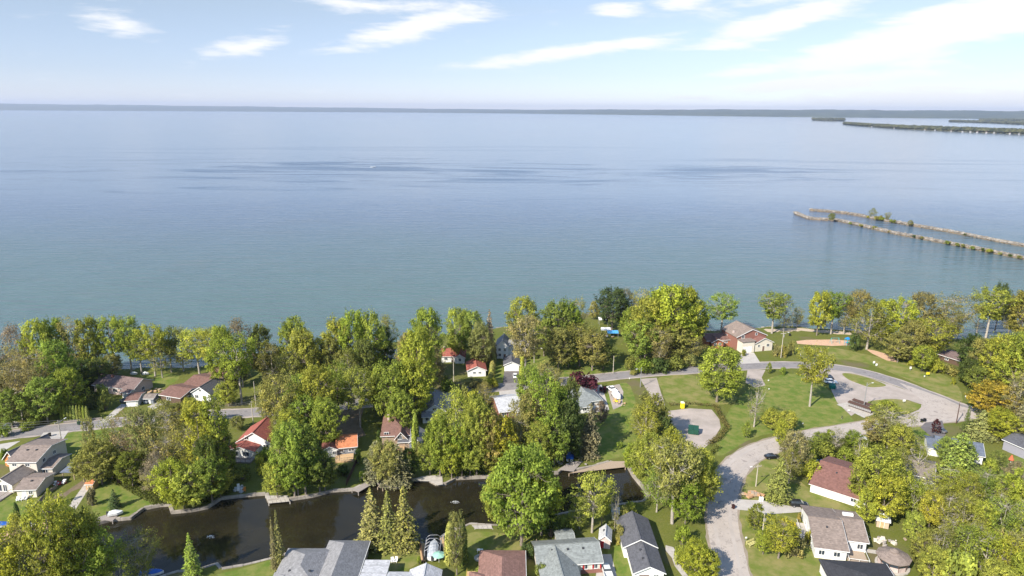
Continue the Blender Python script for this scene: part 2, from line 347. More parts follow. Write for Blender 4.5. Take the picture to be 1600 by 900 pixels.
def lake_mat():
    mt = bpy.data.materials.new('lake_water'); mt.use_nodes = True; nt = mt.node_tree; N = nt.nodes; L = nt.links; b = N['Principled BSDF']
    tc = N.new('ShaderNodeTexCoord')
    def noise(s, det, st, loc=0, rot=0, dist=0):
        mp = N.new('ShaderNodeMapping'); mp.inputs['Location'].default_value = (loc, loc*1.3, 0); mp.inputs['Scale'].default_value = st; mp.inputs['Rotation'].default_value = (0,0,rot); L.new(tc.outputs['Object'], mp.inputs[0])
        n = N.new('ShaderNodeTexNoise'); n.inputs['Scale'].default_value = s; n.inputs['Detail'].default_value = det; n.inputs['Roughness'].default_value = .6; n.inputs['Distortion'].default_value = dist; L.new(mp.outputs[0], n.inputs[0]); return n.outputs[0]
    def rng(v, a, b_, c=0, d=1, sm=True):
        m_ = N.new('ShaderNodeMapRange'); m_.interpolation_type = 'SMOOTHSTEP' if sm else 'LINEAR'; L.new(v, m_.inputs[0]); m_.inputs[1].default_value = a; m_.inputs[2].default_value = b_; m_.inputs[3].default_value = c; m_.inputs[4].default_value = d; return m_.outputs[0]
    def mix(f, a, c):
        m_ = N.new('ShaderNodeMix'); m_.data_type = 'RGBA'; L.new(f, m_.inputs[0])
        for i, v in ((6, a), (7, c)):
            if isinstance(v, tuple): m_.inputs[i].default_value = (*v, 1)
            else: L.new(v, m_.inputs[i])
        return m_.outputs[2]
    def M(op, a, b_):
        n = N.new('ShaderNodeMath'); n.operation = op
        for i, v in enumerate((a, b_)):
            if isinstance(v, (int, float)): n.inputs[i].default_value = v
            else: L.new(v, n.inputs[i])
        return n.outputs[0]
    sx = N.new('ShaderNodeSeparateXYZ'); L.new(tc.outputs['Object'], sx.inputs[0])
    # water over the sandy shelf is greener and paler, over deep water bluer
    off = M('ADD', sx.outputs[1], M('MULTIPLY', M('SUBTRACT', noise(.006, 4, (1,1,1)), .5), 200.0))
    shelf = rng(off, 330, 760)
    c = mix(shelf, (.078,.132,.128), (.085,.122,.178))
    patch = noise(.02, 4, (.5,1,1), 31, 0, .5); c = mix(rng(patch, .55, .8, 0, .25), c, (.12,.125,.10))
    L.new(c, b.inputs['Base Color'])
    b.inputs['IOR'].default_value = 1.33; b.inputs['Specular IOR Level'].default_value = .5
    # wind: long calm and ruffled streaks far out
    def patch_at(cx, cy, rx, ry, ln):                     # a named patch of ruffled water lying at its own place on the lake
        mp = N.new('ShaderNodeMapping'); mp.vector_type = 'TEXTURE'; mp.inputs['Location'].default_value = (cx, cy, 0); mp.inputs['Scale'].default_value = (rx, ry, 1e6); L.new(tc.outputs['Object'], mp.inputs[0])
        vl = N.new('ShaderNodeVectorMath'); vl.operation = 'LENGTH'; L.new(mp.outputs[0], vl.inputs[0])
        return rng(M('ADD', M('SUBTRACT', 1.0, vl.outputs['Value']), M('MULTIPLY', M('SUBTRACT', ln, .5), 4.2)), .2, 1.2, 0, .85)
    ln = noise(1, 6, (.0035,.012,1), 21.0, .06, 1.2)
    pw = M('MAXIMUM', patch_at(-260, 1190, 760, 330, ln), patch_at(390, 1240, 300, 200, ln))
    st = noise(1, 5, (.0006,.004,1), 12.3, .05, .8)
    st2 = noise(1, 4, (.0025,.010,1), 4.3, .05, .5)
    s = M('ADD', M('MULTIPLY', st, .75), M('MULTIPLY', st2, .25))
    far = rng(sx.outputs[1], 650, 1000); near2 = rng(sx.outputs[1], 1400, 2400, 1, 0)
    wind = M('MULTIPLY', M('MULTIPLY', rng(s, .53, .66), far), near2)
    wind = M('MAXIMUM', M('MULTIPLY', wind, .45), pw)
    L.new(M('ADD', .12, M('MULTIPLY', wind, .16)), b.inputs['Roughness'])
    c2 = mix(M('MULTIPLY', wind, .65), c, (.02,.05,.10)); L.new(c2, b.inputs['Base Color'])
    w1 = noise(1, 3, (.026,.22,1), 0, R(4)); w2 = noise(1, 5, (.22,.9,1), 7, R(-8)); w3 = noise(.02, 3, (1,1,1), 3)
    hgt = M('ADD', M('MULTIPLY', w1, 3.0), M('MULTIPLY', w2, .6)); hgt = M('MULTIPLY', hgt, M('ADD', .4, w3))
    bp = N.new('ShaderNodeBump'); bp.inputs['Distance'].default_value = 1.3; L.new(hgt, bp.inputs['Height']); L.new(bp.outputs[0], b.inputs['Normal'])
    L.new(rng(sx.outputs[1], 250, 900, .95, .09), bp.inputs['Strength'])
    return mt
WATER_Z = -0.9
BIG = 60000
lake = MB().add([(-BIG,150,WATER_Z),(BIG,150,WATER_Z),(BIG,BIG,WATER_Z),(-BIG,BIG,WATER_Z)], [(0,1,2,3)]).obj('lake_water', lake_mat()); lake['kind'] = 'structure'

shore_px = [(-700,640),(-300,606),(-120,596),(0,590),(90,584),(200,579),(290,578),(340,574),(400,562),(470,554),(560,547),(640,534),(700,526),(760,518),(830,508),(890,497),(940,491),(990,497),(1050,508),(1110,519),(1160,517),(1230,513),(1300,518),(1360,521),(1400,527),(1450,530),(1500,533),(1560,531),(1640,534),(1760,538),(2300,560)]
shore = smooth(px(shore_px, WATER_Z), 5)
for i, p in enumerate(shore): shore[i] = p + Vector((rnd.uniform(-.6,.6), rnd.uniform(-1,1), 0))
land_outer = [Vector((-2600, -900, 0)), Vector((2600, -900, 0)), Vector((2600, shore[-1].y+60, 0))] + list(reversed(shore)) + [Vector((-2600, shore[0].y-60, 0))]
canal_n = [(-160,872),(-60,858),(0,849),(40,840),(90,832),(140,824),(172,815),(205,812),(225,797),(250,792),(264,791),(268,803),(300,800),(325,795),(346,781),(400,775),(415,774),(419,786),(452,783),(490,777),(520,769),(555,767),(575,757),(587,755),(598,762),(625,763),(641,752),(670,753),(682,759),(697,758),(712,750),(750,748),(820,745),(872,741),(880,734),(896,737),(925,732),(952,724),(964,728),(978,727),(988,745),(1002,762),(1012,776)]
canal_s = [(1004,785),(970,790),(930,796),(890,802),(850,812),(800,824),(770,823),(735,821),(716,829),(700,829),(697,836),(688,842),(697,874),(664,876),(660,846),(640,848),(600,848),(560,850),(515,860),(455,866),(420,876),(380,886),(347,891),(340,883),(318,890),(280,895),(240,907),(200,925),(100,960),(-160,1030)]
canal = px(canal_n + canal_s, -.6)
ground = sheet('ground', land_outer, 0, GRASS, holes=[canal], skirt=-1.6)
# canal: still, peaty water
def canal_mat():
    mt = mat('canal_water', (.014,.013,.008), (.026,.022,.011), .05, .06, .05, .8, spec=.5, detail=4)
    mt.node_tree.nodes['Principled BSDF'].inputs['IOR'].default_value = 1.33; return mt
xs = [p.x for p in canal]; ys = [p.y for p in canal]
cw = MB().add([(min(xs)-2,min(ys)-2,-.62),(max(xs)+2,min(ys)-2,-.62),(max(xs)+2,max(ys)+2,-.62),(min(xs)-2,max(ys)+2,-.62)], [(0,1,2,3)]).obj('canal_water', canal_mat()); cw['kind'] = 'structure'
# coping and retaining wall round the canal: stepped segments, each a little uneven
def coping():
    b = MB(); n = len(canal); area = sum(canal[i].x*canal[(i+1)%n].y-canal[(i+1)%n].x*canal[i].y for i in range(n)); sgn = 1 if area > 0 else -1
    for i in range(n):
        a, c = canal[i], canal[(i+1) % n]; t = c-a; ln = t.length
        if ln < .3: continue
        t.normalize(); nr = Vector((t.y, -t.x, 0))*sgn; k = max(1, int(ln/1.8))
        for j in range(k):
            p = a+t*ln*j/k; q = a+t*(ln*(j+1)/k-.06); w = rnd.uniform(.45,.8); hz = rnd.uniform(.08,.2)
            vs = [p-nr*.12, q-nr*.12, q+nr*w, p+nr*w]
            b.add([(v.x,v.y,-1.0) for v in vs]+[(v.x,v.y,hz) for v in vs], [(0,3,2,1),(4,5,6,7),(0,1,5,4),(1,2,6,5),(2,3,7,6),(3,0,4,7)])
    return b
cp = coping().obj('canal_edge', mat('coping', (.36,.32,.27), (.19,.165,.14), .35, .95, .4)); cp['kind'] = 'structure'
# shoreline boulders and a thin gravel beach
RIP = mat('rip_rap', (.38,.34,.29), (.13,.115,.10), .25, .95, .4)
def rocks(name, pts, width, n, r0, r1, mt, z=0.0, seed=1, lift=.3):
    rr = random.Random(seed); b = MB()
    seg = [(pts[i], pts[i+1]) for i in range(len(pts)-1)]; ln = [(q-p).length for p, q in seg]; tot = sum(ln)
    for k in range(n):
        s = rr.random()*tot; i = 0
        while s > ln[i] and i < len(ln)-1: s -= ln[i]; i += 1
        p, q = seg[i]; t = (q-p).normalized(); c = p+t*s+Vector((-t.y,t.x,0))*rr.uniform(-width,width); rad = rr.uniform(r0,r1)
        vs = []
        for ix in (-1,1):
            for iy in (-1,1):
                for iz in (-1,1): vs.append((c.x+ix*rad*rr.uniform(.5,1), c.y+iy*rad*rr.uniform(.5,1), z+rr.random()*lift+iz*rad*rr.uniform(.4,.8)))
        b.add(vs, [(0,1,3,2),(4,6,7,5),(0,4,5,1),(2,3,7,6),(0,2,6,4),(1,5,7,3)])
    o = b.obj(name, mt); o['kind'] = 'stuff'; return o
vis_shore = [p for p in shore if -330 < p.x < 520]
tag(rocks('shore_rocks', vis_shore, 1.2, 2600, .25, .8, RIP, -.7, 3), 'grey boulders lining the lake shore along the water', 'rocks')
ribbon('beach', px([(1196,516.5),(1220,515.5),(1250,515),(1290,518.5),(1330,521)]), 4.5, .012, SAND, .8)

# roads
lake_road_px = [(-420,742),(-200,709),(-60,689),(0,681),(60,673.5),(120,666.5),(190,659),(300,650),(385,645),(460,640),(560,631),(640,622),(700,614),(760,607),(830,601),(900,594),(1000,583.5),(1080,578),(1160,573),(1230,570),(1290,573),(1345,581),(1400,597),(1450,616),(1495,634),(1530,645)]
side_road_px = [(1530,645),(1480,651),(1400,660),(1330,671),(1260,683),(1200,699),(1163,717),(1141,742),(1130,775),(1129,815),(1135,850),(1145,900),(1160,960),(1190,1060)]
LR = px(lake_road_px); SR = px(side_road_px)
ribbon('lake_road_shoulder', LR, 8.2, .012, GRAVEL, .35); ribbon('lake_road', LR, 6.2, .024, ASPHALT, .06)
ribbon('side_road_shoulder', SR, 8.8, .018, VERGE, .35); ribbon('side_road', SR, 7.6, .030, PALEROAD, .1)
ribbon('east_road', px([(1500,640),(1560,655),(1640,660),(1800,668)]), 7, .036, PALEROAD, .1)
for nm, pts, mt, z in [
    ('parking_lot', [(1283,578),(1330,581),(1400,604),(1450,622),(1490,640),(1470,652),(1400,655),(1436,640),(1440,632),(1418,625),(1362,628),(1330,650),(1308,629),(1300,612),(1295,600),(1272,590)], GRAVEL, .040),
    ('junction', [(1405,598),(1475,622),(1512,640),(1500,652),(1440,660),(1400,662),(1445,640),(1440,625)], PALEROAD, .048),
    ('gravel_lot', [(1044,642),(1078,638),(1112,640),(1124,655),(1126,668),(1112,690),(1098,702),(1060,712),(1042,690)], GRAVEL, .010),
    ('playground_sand', [(1244,533),(1260,531),(1300,530.5),(1334,533),(1338,539),(1300,540.5),(1262,538.5),(1246,537)], PLAYSAND, .012),
    ('sand_track', [(1352,545),(1368,548),(1395,556),(1402,566),(1385,563),(1362,552)], PLAYSAND, .010),
    ('driveway', [(1150,572),(1160,550),(1178,551),(1190,570)], DRIVE, .016),
    ('gravel_drive', [(1168,578),(1196,578),(1190,590),(1196,602),(1180,606),(1165,598)], GRAVEL, .008),
    ('gravel_track', [(1000,592),(1026,590),(1034,618),(1040,634),(1020,632),(1012,612)], GRAVEL, .008),
    ('driveway', [(785,604),(788,580),(811,580),(812,602)], DKDRIVE, .016),
    ('driveway', [(928,603),(940,601),(952,640),(946,643),(915,645),(915,610)], DRIVE, .010),
    ('work_yard', [(948,604),(968,600),(974,612),(972,634),(958,640)], GRAVEL, .009),
    ('driveway', [(68,676),(108,673),(88,702),(55,712),(48,702)], DRIVE, .040),
    ('driveway', [(154,662),(168,660),(200,632),(190,631)], DRIVE, .040),
    ('driveway', [(-20,702),(0,694),(32,689),(14,700),(-8,712)], DRIVE, .040),
    ('driveway', [(-20,672),(0,669),(22,656),(30,662),(28,669)], DRIVE, .016),
    ('driveway', [(230,636),(262,618),(268,624),(240,640)], DRIVE, .012),
    ('driveway', [(1144,783),(1148,780),(1190,782),(1240,792),(1250,792),(1255,800),(1195,804),(1190,800),(1148,796)], DRIVE, .040),
    ('driveway', [(672,640),(688,612),(704,612),(704,640)], DRIVE, .040),
    ('driveway', [(780,612),(812,608),(815,640),(782,640)], DRIVE, .040),
    ('driveway', [(424,668),(446,640),(460,640),(446,672)], DRIVE, .040),
    ('dirt_yard', [(515,680),(535,636),(570,634),(562,662),(572,680),(545,690)], SOIL, .008),
    ('driveway', [(1438,668),(1448,658),(1472,656),(1478,680),(1462,688)], DKDRIVE, .040),
    ('driveway', [(1312,684),(1340,681),(1356,694),(1340,700)], GRAVEL, .040),
    ('driveway', [(930,905),(937,866),(955,866),(965,905)], DRIVE, .010),
    ('mailbox_pad', [(1307,632),(1332,627),(1376,644),(1350,653)], CONCRETE, .055),
    ('patio', [(638,752),(660,745),(691,743),(692,758),(683,759),(670,753)], CONCRETE, .20),
    ('sand_bank', [(-60,842),(0,835),(40,822),(78,814),(82,824),(50,836),(0,846),(-60,860)], PLAYSAND, .22),
    ('garden_path', [(108,790),(135,752),(143,757),(118,796)], CONCRETE, .012),
    ('garden_path', [(1040,852),(1052,855),(1060,868),(1062,882),(1075,900),(1066,900),(1054,884),(1050,872),(1040,860)], CONCRETE, .012),
    ('garden_path', [(1346,856),(1376,861),(1378,867),(1346,862)], CONCRETE, .012),
    ('yard_patio', [(55,783),(78,776),(100,770),(130,750),(150,748),(140,758),(112,768),(95,782)], SOIL, .009),
    ]:
    sheet(nm, px(pts), z, mt)
for nm, pts, mt in [('lawn', [(1210,545),(1290,560),(1345,565),(1430,598),(1500,630),(1490,595),(1440,575),(1380,560),(1300,543),(1240,543)], LAWN2),
    ('lawn', [(955,607),(985,603),(1000,690),(960,716),(905,712),(935,650)], LAWN),
    ('lawn', [(1190,595),(1250,584),(1290,605),(1330,652),(1320,664),(1190,680),(1120,712),(1140,640)], LAWN),
    ('lawn', [(830,560),(910,560),(1000,570),(1090,570),(1000,580),(900,590),(830,597)], LAWN),
    ('lawn', [(768,560),(786,575),(785,602),(766,603)], LAWN),
    ('lawn', [(1145,800),(1260,815),(1300,860),(1400,905),(1170,905)], LAWN2),
    ('lawn', [(1160,730),(1200,710),(1260,760),(1330,800),(1160,778),(1148,760)], LAWN2),
    ('lawn', [(0,765),(30,780),(90,780),(60,812),(0,822)], LAWN), ('lawn', [(150,760),(240,765),(300,790),(262,788),(225,794),(200,808),(150,808)], LAWN),
    ('lawn', [(85,700),(110,676),(200,668),(210,695),(140,725),(100,722)], LAWN), ('lawn', [(20,700),(60,687),(78,687),(60,700),(30,720),(0,725),(0,712)], LAWN),
    ('lawn', [(190,590),(250,584),(280,588),(262,602),(215,606)], LAWN), ('lawn', [(340,900),(380,888),(450,870),(445,905)], LAWN),
    ('lawn', [(1420,672),(1445,662),(1452,690),(1440,712),(1410,720)], LAWN), ('lawn', [(1560,730),(1600,715),(1640,760),(1600,780)], LAWN),
    ('lawn', [(600,855),(655,855),(655,878),(610,900),(600,880)], LAWN2), ('lawn', [(730,835),(775,832),(840,850),(840,900),(740,870)], LAWN2),
    ('lawn', [(950,860),(975,850),(985,905),(960,905)], LAWN), ('lawn', [(1030,590),(1080,586),(1150,620),(1130,632),(1050,632),(1035,610)], LAWN2)]:
    sheet(nm, smooth(px(pts), 4, True), .004, mt)
sheet('grass_island', smooth(px([(1316,584),(1330,584),(1355,590),(1374,597),(1384,603),(1360,605),(1340,599),(1324,592)]), 4, True), .10, LAWN2, skirt=0)
sheet('grass_island', smooth(px([(1355,630),(1375,625),(1400,624),(1425,628),(1439,634),(1432,641),(1405,646),(1385,648)]), 4, True), .11, LAWN2, skirt=0)
# worn wheel tracks on the chip road
TRACK = mat('tyre_polish', (.33,.29,.26), (.42,.37,.33), .15, .9, contrast=(.3,.7), stretch=(1,1,1))
for s in (-1.9, 1.9):
    P = smooth(SR, 5); Q = []
    for i, p in enumerate(P):
        t = (P[min(i+1,len(P)-1)]-P[max(i-1,0)]).normalized(); Q.append(p+Vector((-t.y,t.x,0))*s)
    ribbon('wheel_track', Q, .8, .042, TRACK, .12, n=1)

# ================================================================ far land
def noise1(x, s): return math.sin(x*1.7+s)+.6*math.sin(x*3.9+s*2.1)+.35*math.sin(x*8.3+s*.7)+.2*math.sin(x*17.1+s)
FOREST = mat('far_forest', (.10,.11,.06), (.028,.042,.022), .0022, .95, contrast=(.3,.6), detail=9)
FOREST2 = mat('island_forest', (.085,.085,.040), (.022,.030,.018), .03, .95, contrast=(.4,.6))
def hills(name, rows, bearings, mt):            # rows: function(px) -> list of (distance, height) from the shore back
    V = []; F = []; n = len(rows(bearings[0]))
    for bx in bearings:
        d = ray(bx, 173); d = Vector((d.x, d.y, 0)).normalized()
        for dist, h in rows(bx): V.append((d.x*dist, d.y*dist, h))
    for i in range(len(bearings)-1):
        for j in range(n-1): F.append((i*n+j, (i+1)*n+j, (i+1)*n+j+1, i*n+j+1))
    me = bpy.data.meshes.new(name); me.from_pydata(V, [], F); me.materials.append(mt); me.update(); o = link(name, me); o['kind'] = 'structure'; return o
def interp(x, tab):
    for (a, b), (c, d) in zip(tab, tab[1:]):
        if x <= c: return b+(d-b)*max(0, (x-a))/(c-a)
    return tab[-1][1]
def shore_rows(bx):
    hor = 167.5+(bx/1600)*11
    cosb = ray(bx,173).normalized().dot(Vector((0,math.cos(PITCH),-math.sin(PITCH))))
    base = interp(bx, [(-1500,170.5),(0,171),(400,173.3),(800,177),(1000,179.5),(1200,182),(1400,184),(1600,186),(2600,196)])
    hr = 167.5 + 11*bx/1600
    dist = min(31000, CAM_H/(max(1.8, base-hr)/FPX)/max(.5,cosb))
    top = interp(bx, [(-1500,160),(0,162),(200,164),(400,166.5),(800,171.2),(1200,171.2),(1400,172.2),(1600,173.5),(2600,178)])
    ht = CAM_H + (hr-top)/FPX*dist*1.25*cosb
    nz = noise1(bx*.02, 1)*6+noise1(bx*.11, 4)*3
    return [(dist, WATER_Z-.5), (dist*1.004, 18+abs(noise1(bx*.3,2))*4), (dist*1.08, ht*.45+nz*.6), (dist*1.25, ht+nz), (dist*1.3, ht*.8)]
hills('far_shore_hills', shore_rows, [-1500+i*6 for i in range(0, 690)], FOREST)
def island(name, label, shore_pts, depth_m, hmax, mt, crowns, seed, smin=18):      # low land plus a lumpy forest canopy
    rr = random.Random(seed); P = px(shore_pts, WATER_Z); b = MB(); S = smooth(P, 14)
    front = []; back = []
    for i, p in enumerate(S):
        f = i/(len(S)-1); w = depth_m*math.sin(math.pi*min(.97, max(.03, f*.95+.03)))**.5; d = Vector((p.x, p.y, 0)).normalized()
        front.append(p); back.append(p+d*w)
    n = len(S)
    b.add([(p.x,p.y,WATER_Z-.3) for p in front]+[(p.x,p.y,2.0) for p in front]+[(p.x,p.y,2.0) for p in back]+[(p.x,p.y,WATER_Z-.3) for p in back],
          [(r*n+i, r*n+i+1, (r+1)*n+i+1, (r+1)*n+i) for r in range(3) for i in range(n-1)])
    g = b.obj(name, mat('island_soil', (.16,.15,.09), (.10,.10,.05), .05, .95)); g['kind'] = 'structure'
    c = MB(); hv = [hmax*(.42+.12*noise1(i*.9, seed)) for i in range(n)]; rows_ = []
    for f, zf in ((.02,0),(.05,.75),(.3,1),(.7,1.05),(.95,.8),(.98,0)): rows_ += [tuple(Vector((front[i].lerp(back[i], f).x, front[i].lerp(back[i], f).y, 0))+Vector((0,0,1+hv[i]*zf*(.3 if i in (0,n-1) else 1)))) for i in range(n)]
    c.add(rows_, [(r_*n+i, r_*n+i+1, (r_+1)*n+i+1, (r_+1)*n+i) for r_ in range(5) for i in range(n-1)])
    for k in range(crowns):
        i = rr.randrange(n); f = rr.random()**1.3; s0 = rr.random()*(n-1); i = int(s0); p = front[i].lerp(front[i+1], s0-i).lerp(back[i].lerp(back[i+1], s0-i), .02+.94*f); r = rr.uniform(smin*.4, smin*.75); hz = hmax*rr.uniform(.55,1.1)
        vs = []; m_ = 7
        for ring, (rf, zf) in enumerate(((.5,.12),(1,.4),(.85,.75),(.35,1.0))):
            for j in range(m_):
                a = 2*math.pi*j/m_+rr.random()*.5; q = rf*r*rr.uniform(.75,1.2); vs.append((p.x+q*math.cos(a), p.y+q*math.sin(a), 1+hz*zf*rr.uniform(.9,1.08)))
        fs = [(q*m_+j, q*m_+(j+1)%m_, (q+1)*m_+(j+1)%m_, (q+1)*m_+j) for q in range(3) for j in range(m_)]+[tuple(3*m_+j for j in range(m_))]
        c.add(vs, fs)
    t = tag(c.obj('far_wood', mt), label, 'wood', kind='stuff')
    return g
island('long_island', 'long wooded island low on the lake at the right, its trees one mass', [(1318,194.5),(1345,197),(1400,201),(1460,204),(1530,207),(1600,210),(1700,214),(1900,222)], 420, 21, FOREST2, 3600, 5, 22)
island('small_island', 'small dark wooded islet far out left of the long island', [(1270,188.3),(1295,189),(1319,189.2)], 350, 36, FOREST2, 260, 6, 34)
island('far_island', 'distant wooded spit behind the long island at the right edge', [(1484,190.8),(1540,192.5),(1600,195),(1700,199)], 500, 26, FOREST2, 800, 8, 30)
island('far_island', 'more distant wooded point beyond the spit at the right edge', [(1530,189.0),(1570,189.5),(1640,190.5)], 700, 34, FOREST2, 300, 9, 36)
HW = mat('far_house_wall', (.36,.35,.33), (.30,.29,.28), .1, .8)
fh = [(1362,198.3),(1397,200.6),(1445,203.2),(1461,203.8),(1486,205.2),(1504,206),(1516,206.4),(1527,206.8),(1541,207.4),(1553,207.9),(1578,209),(1592,209.6)]
for k, (x, y) in enumerate(fh):
    p = G(x, y, 1.2); q = p*(1-8/p.length); t = thing('shore_cottage', 'white cottage at the waterline of the long island, %s from the left of twelve' % ['first','second','third','fourth','fifth','sixth','seventh','eighth','ninth','tenth','eleventh','twelfth'][k], 'cottage', (q.x, q.y, .5), rnd.uniform(-.5,.5), 'cottages along the long island')
    w = rnd.uniform(4,9)
    MB().box(-w/2,-4,-1.8,w/2,4,4.5).obj('wall', HW, t)
    MB().add([(-w/2-.4,-4.5,4.5),(w/2+.4,-4.5,4.5),(w/2+.4,4.5,4.5),(-w/2-.4,4.5,4.5),(-w/2,0,7),(w/2,0,7)], [(0,1,5,4),(2,3,4,5),(0,4,3),(1,2,5),(0,3,2,1)]).obj('roof', ROOF[rnd.choice(['grey','brown','slate'])], t)

# ================================================================ breakwaters
def breakwater(label, pts, w, seed, n):
    P = smooth(px(pts, WATER_Z), 6); t = thing('breakwater', label, 'breakwater', tuple(P[0]))
    o = P[0]; Q = [p-o for p in P]; b = MB(); V = []; k = 6; rr = random.Random(seed)
    for i, p in enumerate(Q):
        tt = (Q[min(i+1,len(Q)-1)]-Q[max(i-1,0)]).normalized(); nr = Vector((-tt.y,tt.x,0)); sc = .55 if i == 0 else 1
        for u, z in ((-1,-1),(-.62,.6),(-.3,1.3),(.3,1.4),(.62,.6),(1,-1)): V.append(tuple(p+nr*u*w*sc*rr.uniform(.9,1.1)+Vector((0,0,z*sc+rr.uniform(-.1,.1)))))
    b.add(V, [(i*k+j, i*k+j+1, (i+1)*k+j+1, (i+1)*k+j) for i in range(len(Q)-1) for j in range(k-1)]+[tuple(range(k))])
    b.obj('core', SOIL, t)
    r = rocks('rubble', Q, w*.95, n, .3, 1.1, RIP, .1, seed, .9); r.parent = t
    return P
BW1 = breakwater('nearer rubble stone breakwater with a hooked tip, reaching left across the lake', [(1242,333.5),(1252,338),(1266,342.5),(1285,344),(1305,345),(1330,350),(1360,357),(1400,366),(1440,373.5),(1500,385),(1560,397),(1610,407),(1700,425),(1900,465)], 1.9, 11, 3600)
BW2 = breakwater('farther rubble stone breakwater running parallel behind the nearer one', [(1265,329),(1290,331),(1320,334),(1350,339),(1380,345),(1420,352),(1460,359),(1500,366),(1560,378),(1610,387),(1700,404),(1900,440)], 1.7, 12, 3200)
# ================================================================ trees: templates
def leaf_mesh(name, C, Nrm, size, tint, mt, extra=None):
    """C centres, Nrm facing directions, size, tint per leaf spray -> one mesh of small folded leaf sprays"""
    n = len(C); rs = np.random.RandomState(n)
    Nrm = Nrm/np.linalg.norm(Nrm, axis=1, keepdims=True)
    a = rs.normal(size=(n,3)); T = np.cross(Nrm, a); T /= np.linalg.norm(T, axis=1, keepdims=True)+1e-9; B = np.cross(Nrm, T)
    s = size[:,None]; fold = rs.uniform(.1,.35,(n,1))
    v0 = C-T*s*.62; v1 = C-B*s*.36+Nrm*s*fold; v2 = C+T*s*.62; v3 = C+B*s*.36+Nrm*s*fold*.6
    V = np.stack([v0,v1,v2,v3],1).reshape(-1,3)
    me = bpy.data.meshes.new(name); me.vertices.add(4*n); me.vertices.foreach_set('co', V.astype(np.float32).ravel())
    me.loops.add(4*n); me.loops.foreach_set('vertex_index', np.arange(4*n, dtype=np.int32))
    me.polygons.add(n); me.polygons.foreach_set('loop_start', np.arange(0,4*n,4,dtype=np.int32))
    at = me.attributes.new('tint', 'FLOAT', 'POINT'); at.data.foreach_set('value', np.repeat(tint,4).astype(np.float32))
    me.materials.append(mt); me.update(calc_edges=True); return me
def limbs(b, rr, top, H, ends, r0, fork, nlimb):
    """trunk with main limbs, each limb feeding the clump centres nearest to it"""
    lean = Vector((rr.uniform(-.04,.04)*H, rr.uniform(-.04,.04)*H, 0))
    base = Vector((0,0,-.5)); fk = lean*fork+Vector((0,0,H*fork)); tp = lean+Vector((0,0,top))
    b.tube([base, Vector((0,0,.25)), fk*.5, fk, fk.lerp(tp,.5), tp], [r0*1.5, r0*1.05, r0*.9, r0*.72, r0*.4, r0*.08], 7)
    L = []
    for i in range(nlimb):
        a = 2*math.pi*(i+rr.random()*.6)/nlimb; s = fk.lerp(tp, rr.uniform(-.15,.45)); e = s+Vector((math.cos(a),math.sin(a),0))*H*rr.uniform(.12,.22)+Vector((0,0,H*rr.uniform(.14,.3)))
        mid = s.lerp(e,.5)+Vector((math.cos(a),math.sin(a),0))*H*.03
        b.tube([s, mid, e], [r0*.42, r0*.30, r0*.19], 5, False); L.append((s, mid, e))
    for c in ends:
        best = min(((c-q).length+max(0,q.z-c.z)*2, q) for s, md, e in L+[(fk, fk.lerp(tp,.5), tp)] for q in (md, e))[1]
        md = best.lerp(c,.5)+Vector((rr.uniform(-.3,.3),rr.uniform(-.3,.3),rr.uniform(-.5,.1)))
        b.tube([best, md, c], [r0*.15, r0*.09, r0*.03], 4, False)
